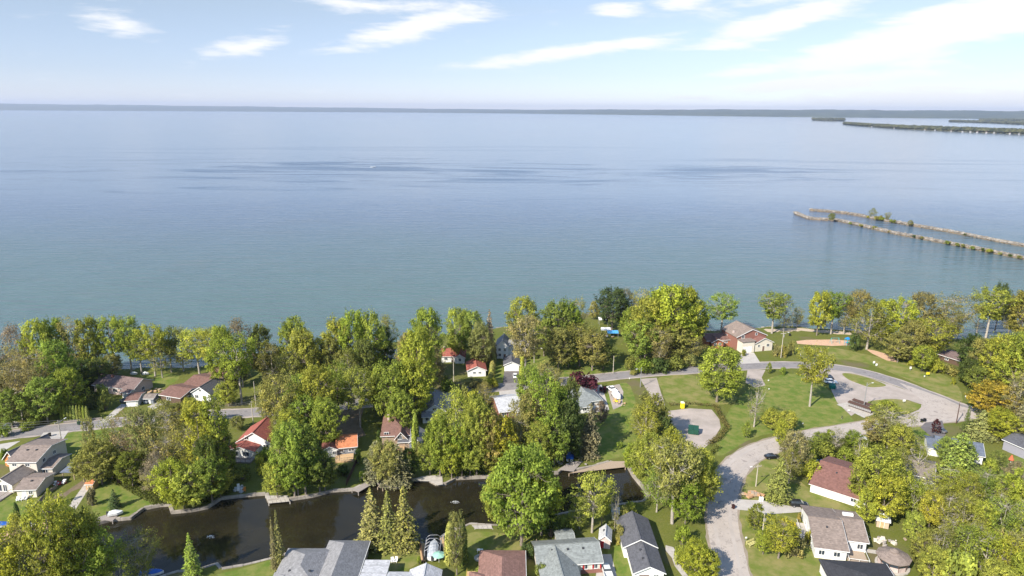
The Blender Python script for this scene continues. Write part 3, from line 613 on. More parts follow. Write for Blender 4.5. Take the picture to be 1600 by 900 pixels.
def broad(name, seed, H=15.0, W=11.0, lo=.22, nc=170, per=50, leaf=.40, form='round', bark=None, jag=.16, clr=.075, bare=0):
    rr = random.Random(seed); rs = np.random.RandomState(seed); ends = []; lob = [rr.uniform(0,6.28) for _ in range(4)]
    def prof(t):
        if form == 'round': return math.sin(math.pi*min(1,(t*.80+.14)))**.6
        if form == 'oval': return math.sin(math.pi*min(1,(t*.80+.17)))**.8
        if form == 'vase': return (.35+.75*t**.7)*math.sqrt(max(0,1-((t-.62)/.42)**2)) if t > .62 else .35+.72*t**.7
        if form == 'tall': return .9*math.sin(math.pi*min(1,(t*.76+.14)))**.42
        if form == 'flame': return (1-t)**.6*1.0*min(1,t*6+.35)
    tries = 0
    while len(ends) < nc and tries < 5000:
        tries += 1; t = rr.random(); a = rr.uniform(0, 6.283); pr = prof(t)
        lobe = 1+jag*math.sin(2*a+lob[0]+3*t)+jag*.7*math.sin(3*a+lob[1]-5*t)+jag*.5*math.sin(5*a+lob[2]+9*t)
        rad = W/2*pr*lobe*(rr.uniform(.35,1)**.55)
        p = Vector((rad*math.cos(a), rad*math.sin(a), H*(lo+(1-lo)*t*.97)))
        if all((p-q).length > W*.052 for q in ends): ends.append(p)
    b = MB(); limbs(b, rr, H*.88, H, ends, H*.021, lo+.06, rr.randint(5,7))
    trunk = b.mesh(name+'_trunk', bark or BARK, True)
    C=[];Nn=[];S=[];T=[]
    ctr = Vector((0,0,H*(lo+.42*(1-lo))))
    for c in ends:
        if rr.random() < bare: continue
        q_ = rr.uniform(.45,1.6); rc = W*clr*q_; k = int(per*max(.35,q_)**1.5*rr.uniform(.7,1.2)); tint = rr.random()
        d = rs.normal(size=(k,3)); d /= np.linalg.norm(d,axis=1,keepdims=True); d[:,2] = np.where(d[:,2]<-.2, -d[:,2]*.6, d[:,2])
        rad = rc*rs.uniform(.35,1.08,(k,1))**.6
        ax = np.array((c-ctr).normalized())*.8+np.array([0,0,.55])+rs.normal(size=3)*.35; ax /= np.linalg.norm(ax); al = rs.normal(size=(k,1))*rc*.5; pts = np.array(c)+d*rad*np.array([.85,.85,.7])+ax*al
        out = np.array((c-ctr).normalized()); C.append(pts); Nn.append(d*.75+out*.3+np.array([0,0,.35])+rs.normal(size=(k,3))*.38); S.append(rs.uniform(.7,1.3,k)*leaf); T.append(np.clip(tint+rs.normal(size=k)*.12,0,1))
    # stray sprays between the clumps
    k = nc*6; idx = rs.randint(0,len(ends),k); pts = np.array([tuple(ends[i]) for i in idx])+rs.normal(size=(k,3))*W*.06
    C.append(pts); Nn.append(rs.normal(size=(k,3))+np.array([0,0,.4])); S.append(rs.uniform(.5,1,k)*leaf); T.append(rs.uniform(0,1,k))
    crown = leaf_mesh(name+'_crown', np.vstack(C), np.vstack(Nn), np.concatenate(S), np.concatenate(T), LEAF)
    return dict(trunk=trunk, crown=crown, H=H, W=W)
def conifer(name, seed, H=16.0, W=6.0, lo=.06, layers=30, per=26, sag=.25, power=.85, leaf=.36, tip=1):
    rr = random.Random(seed); rs = np.random.RandomState(seed); b = MB()
    b.tube([(0,0,-.5),(0,0,H*.5),(0,0,H*.985)], [H*.017,H*.010,.03], 7)
    C=[];Nn=[];S=[];T=[]
    for i in range(layers):
        t = (i+rr.random()*.6)/layers; z = H*(lo+(1-lo)*t); R0 = W/2*(1-t)**power*rr.uniform(.82,1.12)+.12; nb = max(4, int(9*(1-t)+4))
        for j in range(nb):
            a = 6.283*(j+rr.random()*.8)/nb; ln = R0*rr.uniform(.7,1.12); d = Vector((math.cos(a),math.sin(a),0)); e = Vector((0,0,z))+d*ln+Vector((0,0,-sag*ln+.15*ln*tip))
            if t < .8: b.tube([(0,0,z),tuple(e)], [.05,.015], 3, False)
            k = max(5, int(per*ln/(W/2)*rr.uniform(.7,1.2))); u = rs.uniform(.12,1.05,(k,1))
            side = np.array([-d.y,d.x,0]); pts = np.array([0,0,z])+(np.array(e)-np.array([0,0,z]))*u+side*rs.normal(size=(k,1))*ln*.17*(1.1-u*.6)+np.array([0,0,1])*rs.normal(size=(k,1))*.10-np.array([0,0,1])*(u*.1)
            C.append(pts); Nn.append(np.array([0,0,1.0])+rs.normal(size=(k,3))*.55+np.array(d)*.4); S.append(rs.uniform(.7,1.3,k)*leaf); T.append(np.clip(rr.random()*.8+rs.normal(size=k)*.15,0,1))
    return dict(trunk=b.mesh(name+'_trunk', BARK, True), crown=leaf_mesh(name+'_crown', np.vstack(C), np.vstack(Nn), np.concatenate(S), np.concatenate(T), NEEDLE), H=H, W=W)
def column(name, seed, H=5.0, W=1.5, n=2600, leaf=.2, box=False, L=None):
    rs = np.random.RandomState(seed); b = MB(); b.tube([(0,0,-.3),(0,0,H*.9)], [.07,.02], 5)
    t = rs.uniform(0.01,1,n)**.9; a = rs.uniform(0,6.283,n); r = W/2*np.sqrt(np.clip(1-t**2.6,0,1))*rs.uniform(.72,1.08,n)*(1+.08*np.sin(a*3+t*9))
    C = np.stack([r*np.cos(a), r*np.sin(a), H*t],1); Nn = np.stack([np.cos(a),np.sin(a),np.full(n,.5)],1)+rs.normal(size=(n,3))*.4
    return dict(trunk=b.mesh(name+'_trunk', BARK, True), crown=leaf_mesh(name+'_crown', C, Nn, rs.uniform(.6,1.3,n)*leaf, np.clip(.5+rs.normal(size=n)*.2,0,1), NEEDLE), H=H, W=W)
def bush(name, seed, H=2.4, W=3.2, nc=22, per=60, leaf=.24):
    rr = random.Random(seed); rs = np.random.RandomState(seed); b = MB(); C=[];Nn=[];S=[];T=[]
    for i in range(nc):
        a = rr.uniform(0,6.283); t = rr.random()**.8; rad = W/2*.8*math.sqrt(max(0,1-t*t*.8))*rr.random()**.5; p = Vector((rad*math.cos(a),rad*math.sin(a),H*(.15+.7*t)))
        b.tube([(p.x*.15,p.y*.15,-.1),tuple(p*.6+Vector((0,0,.1))),tuple(p)], [.05,.03,.01], 4, False)
        k = int(per*rr.uniform(.6,1.3)); d = rs.normal(size=(k,3)); d /= np.linalg.norm(d,axis=1,keepdims=True)
        C.append(np.array(p)+d*W*.17*rs.uniform(.4,1.05,(k,1))); Nn.append(d+np.array([0,0,.4])+rs.normal(size=(k,3))*.3); S.append(rs.uniform(.6,1.3,k)*leaf); T.append(np.clip(rr.random()+rs.normal(size=k)*.12,0,1))
    cc = np.vstack(C); cc[:,2] = np.maximum(cc[:,2], .03)
    return dict(trunk=b.mesh(name+'_stems', BARK), crown=leaf_mesh(name+'_leaves', cc, np.vstack(Nn), np.concatenate(S), np.concatenate(T), LEAF), H=H*1.0, W=W)

TPL = {
 'b': [broad('maple%d' % i, 10+i, form='round', nc=200, per=40, clr=.070) for i in range(4)],                       # full round crown
 'v': [broad('vase%d' % i, 30+i, H=17, W=11.5, form='vase', nc=170, per=34, lo=.25, jag=.2) for i in range(3)],                 # fans upward
 't': [broad('tall%d' % i, 50+i, H=18, W=8.5, form='tall', nc=175, per=33, lo=.15, jag=.22, clr=.085) for i in range(3)],        # tall, several leaders
 'h': [broad('high%d' % i, 170+i, H=17, W=11, form='vase' if i else 'round', nc=150, per=34, lo=.40, jag=.24, clr=.078, bark=PALEBARK) for i in range(3)],  # bare trunk below a high crown
 's': [broad('sparse%d' % i, 70+i, H=16, W=11, form='vase' if i % 2 else 'oval', nc=190, per=17, leaf=.34, lo=.2, jag=.25, clr=.075, bark=PALEBARK) for i in range(4)],   # thin crown, limbs showing
 'n': [broad('bare%d' % i, 90+i, H=15, W=7, form='tall', nc=150, per=6, leaf=.26, lo=.15, jag=.25, bark=PALEBARK) for i in range(2)],     # nearly bare
 'c': [conifer('spruce%d' % i, 110+i) for i in range(3)],
 'j': [conifer('broad_fir%d' % i, 120+i, H=14, W=9, layers=24, per=44, sag=.3, power=.6, leaf=.42) for i in range(2)],
 'k': [column('cedar%d' % i, 130+i) for i in range(2)],
 'u': [bush('bush%d' % i, 140+i) for i in range(3)],
 'f': [broad('fine%d' % i, 150+i, H=9, W=7, form='oval', nc=120, per=48, leaf=.28, lo=.14, jag=.18) for i in range(2)],           # small garden tree
}
KINDNAME = dict(h='leafy_tree', b='leafy_tree', v='leafy_tree', t='leafy_tree', s='sparse_tree', n='bare_tree', c='spruce_tree', j='fir_tree', k='cedar_tree', u='shrub', f='garden_tree')
FORM = dict(h='high-crowned', b='round-crowned', v='fan-crowned', t='upright', s='thin-leaved', n='near-bare', c='pointed', j='drooping', k='columnar', u='low', f='small')
NOUN = dict(h='tree', b='tree', v='tree', t='tree', s='tree', n='tree', c='spruce', j='fir', k='cedar', u='shrub', f='tree')
COLS = {
 'g': ((.172,.222,.044), 'fresh-green'), 'y': ((.235,.262,.048), 'yellow-green'), 'm': ((.145,.170,.042), 'mid-green'), 'd': ((.070,.100,.032), 'dark-green'),
 'l': ((.195,.200,.062), 'olive'), 'o': ((.215,.200,.078), 'bronze-green'), 'r': ((.190,.160,.110), 'russet'), 'w': ((.250,.262,.042), 'golden'), 'p': ((.062,.022,.030), 'purple'), 'x': ((.150,.150,.075), 'dull'), 'a': ((.28,.24,.038), 'bright-gold')}
# x, row of the foot, row of the top, crown width (photo pixels), kind, colour
TREES = []
def zone(nm, rows): 
    for r in rows.split(';'):
        r = r.split()
        if r: TREES.append((nm, float(r[0]), float(r[1]), float(r[2]), float(r[3]), r[4][0], r[4][1]))
zone('in the lakeshore row at far left', '''8 640 540 52 so;35 600 505 50 sr;36 655 565 48 so;70 600 497 44 by;55 650 545 54 so;95 592 497 40 bg;98 628 532 54 bg;120 592 496 46 so;112 650 575 50 bg;
145 588 496 44 by;135 606 562 40 bd;158 604 558 34 bm;176 590 553 34 bl;182 584 493 52 hg;206 582 495 44 hg;222 586 518 40 hg;243 588 506 50 hy;254 590 522 34 sl;268 582 512 38 hm;287 580 512 40 sl;
20 668 610 46 bg;44 610 560 40 bo;75 660 590 52 bg;88 610 548 42 bl;62 615 560 40 so;-20 650 540 60 bo;-25 610 510 55 sr;165 640 600 26 um''')
zone('in the lakeshore row behind the chalet', '''312 585 512 52 hy;334 592 512 46 hy;353 612 507 46 bg;380 605 497 44 sr;378 630 522 62 hg;412 596 507 42 bm;428 602 537 40 so;440 585 545 34 bl;465 592 494 54 bg;478 606 515 54 by;
455 612 550 44 sl;502 592 528 38 sl;530 592 497 50 by;556 594 485 50 bg;582 592 486 48 by;606 572 492 32 sl;602 580 508 30 td;638 600 518 34 bo;520 600 530 40 bl;570 604 530 44 bm;545 612 545 40 sl;
656 645 512 62 by;668 592 480 56 bg;648 660 560 58 by;674 590 500 40 so;718 562 481 46 by;738 566 485 42 bg;724 545 505 30 vg;750 577 502 38 bl;765 562 482 24 cr;757 574 520 30 so;672 620 548 50 bo''')
zone('near the road behind the orange-roofed cottage', '''358 634 595 40 by;440 690 583 62 vl;418 668 600 40 sl;470 668 585 55 bg;500 682 570 62 by;530 652 566 50 vg;563 668 573 62 hy;600 650 575 58 by;614 664 563 70 bg;640 652 572 50 bg;480 694 620 64 bg;512 702 622 58 bg;455 712 640 50 by;438 700 640 34 sl;585 640 590 38 sl;545 640 585 48 vl;628 680 610 52 bg''')
zone('between the west road and the canal', '''148 742 650 22 to;160 757 688 66 bl;186 737 650 50 sl;214 742 640 56 sr;236 747 634 52 vl;132 752 712 40 bl;176 750 700 40 bm;208 760 706 46 bm;262 672 625 60 sl;283 668 632 36 bl;304 672 622 40 by;
266 747 655 58 so;250 776 705 50 sr;320 752 630 58 ty;346 748 612 52 ty;300 745 660 48 sl;330 770 680 50 bd;272 792 718 60 by;302 796 728 66 by;332 784 713 60 bg;345 788 735 46 bw;240 770 735 34 bl;356 742 670 34 tg;288 800 755 46 by;
461 784 657 78 bg;478 772 662 70 bg;434 780 722 46 by;466 788 700 64 bg;500 770 700 54 bm;508 768 724 38 bm;445 740 655 44 sy''')
zone('in the middle grove above the canal', '''604 758 690 54 bl;590 756 688 50 jx;622 760 692 50 jx;612 762 704 50 sl;640 748 700 34 bd;688 745 652 58 bg;672 742 690 44 bg;714 738 605 62 sy;745 748 618 62 by;766 742 638 52 bo;735 750 680 62 by;706 748 690 50 by;785 742 648 54 bw;770 752 690 50 by;722 640 600 28 ul;738 644 608 30 uy;758 640 596 32 so;688 700 640 36 by;655 720 690 16 ul;722 752 655 50 vg;
826 640 570 44 bg;855 624 568 52 so;850 720 583 74 vg;828 716 610 54 bl;880 722 618 62 bd;866 728 640 56 bg;842 735 660 54 by;812 725 650 40 so;890 700 590 40 bm;836 690 600 50 sl;870 690 600 46 sy;808 700 625 34 vo;898 716 690 20 ud;795 700 655 40 bl''')
zone('on the shore by the white house', '''818 548 462 50 by;821 592 492 56 ho;866 562 470 54 bg;886 558 470 48 bg;901 542 464 34 sl;927 499 470 20 fo;905 572 505 58 vl;925 579 518 58 bl;942 577 535 42 bm;872 580 512 44 bl;850 556 500 40 bm;840 545 495 34 sl;888 574 540 36 bg;
956 516 449 50 bd;976 508 450 36 sx;1000 512 452 40 sl;1008 560 464 62 by;1040 556 444 84 by;1066 547 450 66 by;1048 564 500 64 bl;1080 548 464 46 bg;1126 522 457 44 hg;1000 566 498 54 bg;1030 570 510 50 so;985 540 480 40 bg;1078 566 520 40 sl;1050 520 452 54 by''')
zone('on the open green by the parking', '''1120 628 541 82 bg;1178 667 590 32 nl;1205 672 640 38 by;1229 674 642 34 by;1201 584 566 10 fg;1223 585 573 13 ug;1166 684 659 18 fg;1265 635 541 58 hy;1218 700 655 24 by;911 615 581 54 up;938 662 626 27 fr;''')
zone('on the shore right of brick house', '''1206 521 457 50 hg;1224 518 464 32 nl;1245 512 480 20 sl;1276 524 455 38 by;1298 522 456 42 hg;1318 522 460 36 so;1336 524 452 44 ho;1354 546 468 54 sl;1376 536 468 44 by;1402 548 464 50 hy;1432 534 456 50 bo;1452 562 497 62 vy;1470 540 470 40 sl;1482 536 458 58 so;1422 560 500 44 bl;1402 566 520 42 bl;1540 528 450 54 hy;1555 514 442 28 bd;1592 534 454 50 bl;1575 525 468 34 so;1440 580 540 34 by;1436 568 540 30 bm;1334 548 520 18 ub;1620 536 456 50 by;1526 520 480 26 nl''')
zone('in the wood at the right edge', '''1512 590 522 48 bd;1530 598 530 50 bl;1552 612 520 58 by;1580 622 518 62 by;1545 652 596 72 ba;1586 662 580 54 so;1560 606 555 50 bg;1606 610 540 60 bl;1600 650 600 46 sx;1510 602 560 36 bd;1524 612 572 40 bm;1572 590 540 44 sl;1624 640 560 60 so;1508 674 632 15 cd;1530 684 640 46 jl;1560 688 640 58 bw;1592 684 628 38 jx;1616 690 630 50 bl''')
zone('around the blue-grey roofed house at right', '''1461 678 654 15 fp;1494 740 674 62 jg;1476 722 684 34 bg;1504 732 690 34 bg;1386 702 636 66 sl;1370 694 652 48 bo;1402 718 664 52 by;1384 652 626 46 fy;1422 705 676 30 nl;1432 745 690 36 ny;1556 735 705 28 bm;1578 765 720 38 fr;1545 742 715 24 uy''')
zone('beside and below the gravel lot', '''1014 690 614 58 bl;998 680 640 40 sy;1032 692 644 44 bd;1012 764 680 66 by;990 752 692 44 bg;1050 818 688 94 hl;1086 800 700 70 by;1044 780 670 56 by;1070 740 690 50 sy;1100 760 705 36 by;1026 800 720 50 sg;1070 822 748 56 bg;920 714 628 42 jx;905 690 655 22 sl;968 700 690 12 ug;1110 784 735 30 sy;1008 700 625 40 sy''')
zone('between side road and brown-roofed house', '''1214 782 714 42 jm;1238 745 672 46 bo;1225 700 680 26 by;1232 755 700 34 sl;1266 748 716 42 uy;1282 700 676 30 bg;1305 704 668 28 nl;1330 700 672 26 bg;1290 716 690 36 um;1340 720 680 24 ny;1262 736 700 24 by;1255 712 690 22 sl;1320 720 698 30 ug;1348 716 696 26 ul;1295 690 672 22 ug;
1360 802 700 78 vy;1342 785 716 44 by;1388 795 706 46 sy;1378 818 742 70 bw;1350 820 765 40 by;1400 770 700 44 sl;1408 795 735 36 by;1300 742 720 14 ul''')
zone('in the thicket at lower right', '''1458 782 738 44 sy;1480 782 726 56 sy;1508 790 738 46 sy;1536 786 734 56 sg;1562 792 746 46 vy;1590 800 736 60 vy;1424 812 750 54 sy;1450 830 772 46 vw;1476 838 770 46 nl;1500 846 772 56 sy;1530 850 784 48 vy;1560 856 780 64 sg;1592 866 794 52 sy;1425 850 800 34 by;1440 880 828 44 fl;1466 892 820 58 sl;1500 900 820 66 sg;1534 912 826 70 sy;1570 920 840 56 vy;1604 924 834 70 sl;1455 915 855 50 by;1490 925 858 58 uy;1480 870 806 44 ny;1520 880 815 40 nl;1554 830 765 36 nl;1588 842 775 34 ny;1438 800 765 30 uy;1616 820 750 56 by;1600 950 870 70 by;1550 950 880 60 by;1418 826 800 18 ug;1505 820 770 40 bl;1575 880 830 44 so''')
zone('in the gardens at bottom right', '''1216 872 811 62 vw;1192 866 830 32 by;1240 868 835 36 uo;1178 828 786 33 fm;1085 908 846 58 by;1066 850 820 30 ug;1108 905 862 40 by;1196 842 824 18 ug;1248 816 800 8 uo;1262 848 828 14 uw;1060 880 850 18 uy''')
zone('at the lower left canal corner', '''100 905 774 86 vy;60 925 806 80 sl;20 935 828 80 vy;75 960 855 84 sy;130 925 805 74 vy;160 930 830 78 vg;192 928 850 56 sy;226 905 828 56 sm;0 900 850 60 by;120 868 778 54 sy;150 875 795 60 by;60 862 815 36 uy;25 830 800 22 uy;28 812 785 8 kd;80 792 762 12 fy;180 794 764 22 cd;45 818 800 24 ug;145 790 762 18 ux;72 812 792 22 ug;92 826 800 40 sy''')
zone('on the near bank of the canal', '''302 902 832 32 cg;430 893 806 15 cx;438 890 795 22 cl;582 852 762 54 cl;608 856 765 42 cl;633 857 759 54 cl;714 898 797 30 tl;704 880 815 18 kl;722 880 812 18 kd;815 852 700 112 bg;800 830 715 70 bg;846 836 730 70 by;780 812 735 56 by;832 800 692 60 bg;925 832 738 70 hy;940 820 760 40 vw;905 826 775 40 sy;960 830 757 17 nl;824 872 848 27 ud;975 822 792 22 ul;968 850 820 20 uo;845 905 880 22 um;985 806 785 26 uy;860 838 800 34 ud;885 834 805 30 um;880 905 885 20 ur;895 905 885 18 ur;655 882 868 8 ug;748 905 885 14 ug''')
zone('around the red-roofed chalet', '''372 672 650 26 bl;415 728 700 30 ug;380 748 728 30 um;350 700 680 20 bd;408 740 712 22 uy;536 742 728 30 ud;498 735 712 22 ul;560 724 700 16 ug;650 700 646 11 kg;648 712 660 9 kg;594 690 672 14 ud;360 730 705 20 ud;486 752 735 24 um;568 752 735 16 ug''')
zone('beside the road in front gardens', '''52 668 652 20 ug;60 664 652 16 ug;42 672 658 18 ug;8 682 662 22 ug;250 656 640 16 ux;285 648 634 12 up;140 606 575 24 ud;8 720 700 14 ug;20 735 715 10 ud;700 610 592 26 ug;672 600 570 24 bm;694 605 586 20 um;660 618 604 26 ul;716 608 600 16 uo;742 606 592 34 uo;768 606 590 26 uy;864 600 580 30 so;832 560 548 18 ug;1005 583 560 30 ug;1030 582 558 34 ud;1055 578 556 34 um;1078 572 552 26 ul;985 578 556 22 um;1213 556 538 18 uo;1224 558 538 16 ul;1150 560 548 9 ug;1162 556 545 8 um;1462 582 559 30 uy;1424 572 562 14 uy;1489 601 590 8 uy;1508 598 584 26 uy;1446 566 552 22 uo;1484 585 570 30 ul;1404 560 548 18 ud;1526 606 588 30 um;1235 555 530 12 ul;990 586 578 14 ul;942 612 604 14 up''')
zone('on the nearer breakwater', '1299 346 333 11 bm;1367 357.5 353 9 ul;1328 350 347 6 ug;1345 353.5 350 7 ul;1390 363 360 7 uo;1428 370.5 367 7 ud;1440 373 369 7 ul;1480 381 376 11 ug;1495 384 379 9 um;1504 386 381 9 ul;1519 389 384.5 9 ug;1535 392 387 8 ud;1546 394.5 388.5 12 uw;1562 397.5 394 8 ul;1578 401 397 8 ud;1592 404 399 10 ul')
zone('on the farther breakwater', '1363 340.5 324.5 13 sl;1386 345 331.5 12 sl;1370 343 337 10 ul;1378 344 339 11 ug;1397 348.5 343 6 um;1422 352.5 344 10 fl;1376 344 336 6 ul;1507 367.5 364.5 6 ud;1356 341 337 5 uw;1392 347 342 6 ug')
for i in range(9): TREES.append(('C', 98+i*5.0, 657+i*.15, 633+rnd.uniform(-1.5,1.5), 5.6, 'k', 'm'))
for i in range(9): TREES.append(('H1', 772.5-i*.75, 554+i*6.0, 539.5+i*6.0, 9, 'k', 'l'))
for i in range(9): TREES.append(('H2', 816.5-i*.3, 557+i*5.2, 543+i*5.4, 7.5, 'k', 'y'))

LANDMARKS = []      # (x, y, phrase) filled from the houses below before the trees are labelled
def in_poly(x, y, P):
    ins = False; j = len(P)-1
    for i in range(len(P)):
        if (P[i].y > y) != (P[j].y > y) and x < (P[j].x-P[i].x)*(y-P[i].y)/(P[j].y-P[i].y)+P[i].x: ins = not ins
        j = i
    return ins
def plant_all():
    rr = random.Random(99); recs = []
    for (zn, x, yb, yt, w, k, c) in TREES:
        c = {'b': 'd'}.get(c, c)
        ytop = yt; south = zn.endswith('near bank of the canal') or zn.endswith('canal corner') or x > 990
        for _ in range(30):                                # no trunk stands in the canal
            p = G(x, yb)
            if not (in_poly(p.x, p.y+.8, canal) or in_poly(p.x, p.y-.8, canal)): break
            yb += 2 if south else -2
        h = max(.8, height_at(p, yt)); wm = w*mpp(p)*(1.12 if 'shore' in zn else 1)*(.92 if k in 'sn' else .84 if k in 'bvtfh' else 1.0); h *= .97 if k in 'bvtsnfh' else 1
        tp = rr.choice(TPL[k]); col, cn = COLS[c]
        s = (wm/tp['W'], wm/tp['W'], h/tp['H'])
        rt = link(KINDNAME[k], None, None, None, (p.x, p.y, 0), rr.uniform(0, 6.28), s)
        a = link('stems' if k == 'u' else 'trunk', tp['trunk'], None, rt); b = link('leaves' if k == 'u' else 'crown', tp['crown'], None, rt)
        j = rr.uniform(1.32, 1.75); b.color = (col[0]*j*rr.uniform(.93,1.07), col[1]*j, col[2]*j*rr.uniform(.8,1.2), 1)
        rt['category'] = {'c':'spruce','j':'fir tree','k':'cedar','u':'shrub'}.get(k, 'tree')
        size = 'large' if h > 17 else 'medium' if h > 9 else 'small'
        recs.append((rt, zn, x, yb, k, cn, size, w))
    ORD = ['', 'second', 'third', 'fourth', 'fifth', 'sixth', 'seventh', 'eighth', 'ninth', 'tenth', 'eleventh', 'twelfth', 'thirteenth', 'fourteenth', 'fifteenth']
    groups = {}
    for r in recs:
        rt, zn, x, yb, k, cn, size, w = r
        if zn == 'C': key = ('narrow clipped cedar in the row by the west driveway',)
        elif zn == 'H1': key = ('tall hedge cedar left of the white garage',)
        elif zn == 'H2': key = ('yellowish hedge cedar right of the white garage',)
        else: key = (f'{FORM[k]} {cn} {NOUN[k]} {zn}' if k in 'njcku' else f'{size} {FORM[k]} {cn} {NOUN[k]} {zn}'.replace('small small', 'small'),)
        groups.setdefault(key[0], []).append(r)
        rt['group'] = {'C':'cedars in the row by the west driveway','H1':'cedars of the left hedge by the white garage','H2':'cedars of the right hedge by the white garage'}.get(zn, {'u':'shrubs ','c':'spruces ','j':'firs ','k':'cedars '}.get(k,'trees ')+zn)
    for key, rs_ in groups.items():
        hed = rs_[0][1] in ('H1','H2')
        rs_.sort(key=lambda r: r[3] if hed else r[2])
        for i, r in enumerate(rs_):
            if len(rs_) == 1: r[0]['label'] = key
            else:
                side = 'the back' if hed else 'the left'
                r[0]['label'] = key+(f', farthest {"back" if hed else "left"}' if i == 0 else f', {ORD[i] if i < len(ORD) else "number "+str(i+1)} from {side}')
        for r in rs_: 
            if len(r[0]['label'].split()) > 16: print('LONG', r[0]['label'])
plant_all()
# ================================================================ houses
def frame2(p1, p2, z0):
    if p1[0] == 'm': a = Vector((p1[1],p1[2],0)); d = Vector((p2[1],p2[2],0))-a; return a, d.length, math.atan2(d.y, d.x)
    a = G(*p1, z0); b = G(*p2, z0); d = Vector((b.x-a.x, b.y-a.y, 0)); return Vector((a.x, a.y, 0)), d.length, math.atan2(d.y, d.x)
def gable_prism(b, x0, y0, x1, y1, z0, z1, rise, ax):
    if ax == 'x': b.add([(x0,y0,z0),(x1,y0,z0),(x1,y1,z0),(x0,y1,z0),(x0,y0,z1),(x1,y0,z1),(x1,y1,z1),(x0,y1,z1),(x0,(y0+y1)/2,z1+rise),(x1,(y0+y1)/2,z1+rise)],
            [(0,3,2,1),(0,1,5,4),(2,3,7,6),(1,2,6,9,5),(3,0,4,8,7),(4,5,9,8),(6,7,8,9)])
    else: b.add([(x0,y0,z0),(x1,y0,z0),(x1,y1,z0),(x0,y1,z0),(x0,y0,z1),(x1,y0,z1),(x1,y1,z1),(x0,y1,z1),((x0+x1)/2,y0,z1+rise),((x0+x1)/2,y1,z1+rise)],
            [(0,3,2,1),(0,1,5,8,4),(2,3,7,9,6),(1,2,6,5),(3,0,4,7),(4,8,9,7),(5,6,9,8)])
def roof_gable(b, x0, y0, x1, y1, z, rise, ax, ov, th=.16):
    if ax == 'x': w = (y1-y0)/2; sl = rise/w; cx0, cx1 = x0-ov, x1+ov; ym = (y0+y1)/2
    else: w = (x1-x0)/2; sl = rise/w
    for sgn in (-1, 1):
        e = w+ov; ze = z-ov*sl; zr = z+rise
        if ax == 'x': P = [(cx0,ym+sgn*e,ze),(cx1,ym+sgn*e,ze),(cx1,ym,zr),(cx0,ym,zr)]
        else:
            xm = (x0+x1)/2; P = [(xm+sgn*e,y0-ov,ze),(xm+sgn*e,y1+ov,ze),(xm,y1+ov,zr),(xm,y0-ov,zr)]
        Q = [(p[0],p[1],p[2]+th) for p in P]; V = [(p[0],p[1],p[2]+.012) for p in P]+Q
        fs = [(0,1,2,3),(7,6,5,4),(0,4,5,1),(1,5,6,2),(3,7,4,0)]
        b.add(V, fs)
def roof_hip(b, x0, y0, x1, y1, z, rise, ov, th=.15):
    X0,Y0,X1,Y1 = x0-ov,y0-ov,x1+ov,y1+ov; w, d = X1-X0, Y1-Y0; zz = z-.05
    if w >= d: r = [(X0+d/2,(Y0+Y1)/2,z+rise),(X1-d/2,(Y0+Y1)/2,z+rise)]; fs = [(4,5,9,8),(5,6,9),(6,7,8,9),(7,4,8)]
    else: r = [((X0+X1)/2,Y0+w/2,z+rise),((X0+X1)/2,Y1-w/2,z+rise)]; fs = [(4,5,8),(5,6,9,8),(6,7,9),(7,4,8,9)]
    b.add([(X0,Y0,zz),(X1,Y0,zz),(X1,Y1,zz),(X0,Y1,zz),(X0,Y0,zz+th),(X1,Y0,zz+th),(X1,Y1,zz+th),(X0,Y1,zz+th)]+r, [(0,3,2,1),(0,1,5,4),(1,2,6,5),(2,3,7,6),(3,0,4,7)]+fs)
def place_on(side, blk, u, v, w, h):            # position of an opening on one wall: returns (matrix rows) as origin, along, out
    x0,y0,x1,y1 = blk
    return {'f': (Vector((x0+u,y0,v)), Vector((1,0,0)), Vector((0,-1,0))), 'b': (Vector((x1-u,y1,v)), Vector((-1,0,0)), Vector((0,1,0))),
            'r': (Vector((x1,y0+u,v)), Vector((0,1,0)), Vector((1,0,0))), 'l': (Vector((x0,y1-u,v)), Vector((0,-1,0)), Vector((-1,0,0)))}[side]
def obox(b, o, al, out, u0, u1, z0, z1, d0, d1):
    P = [o+al*u+out*d+Vector((0,0,z)) for z in (z0,z1) for u, d in ((u0,d0),(u1,d0),(u1,d1),(u0,d1))]
    b.add(P, [(0,3,2,1),(4,5,6,7),(0,1,5,4),(1,2,6,5),(2,3,7,6),(3,0,4,7)])
def window(parent, side, blk, u, z, w, h, fm, mull=1):
    o, al, out = place_on(side, blk, u, z, w, h); b = MB(); t = .10
    obox(b,o,al,out,-t,w+t,h,h+t,-.05,.07); obox(b,o,al,out,-t-.04,w+t+.04,-t,0,-.05,.12); obox(b,o,al,out,-t,0,0,h,-.05,.07); obox(b,o,al,out,w,w+t,0,h,-.05,.07)
    for k in range(mull): obox(b,o,al,out,w*(k+1)/(mull+1)-.04,w*(k+1)/(mull+1)+.04,0,h,.012,.05)
    wd = b.obj('window', fm, parent); g = MB(); obox(g,o,al,out,0,w,0,h,-.04,.01); g.obj('pane', GLASS, wd)
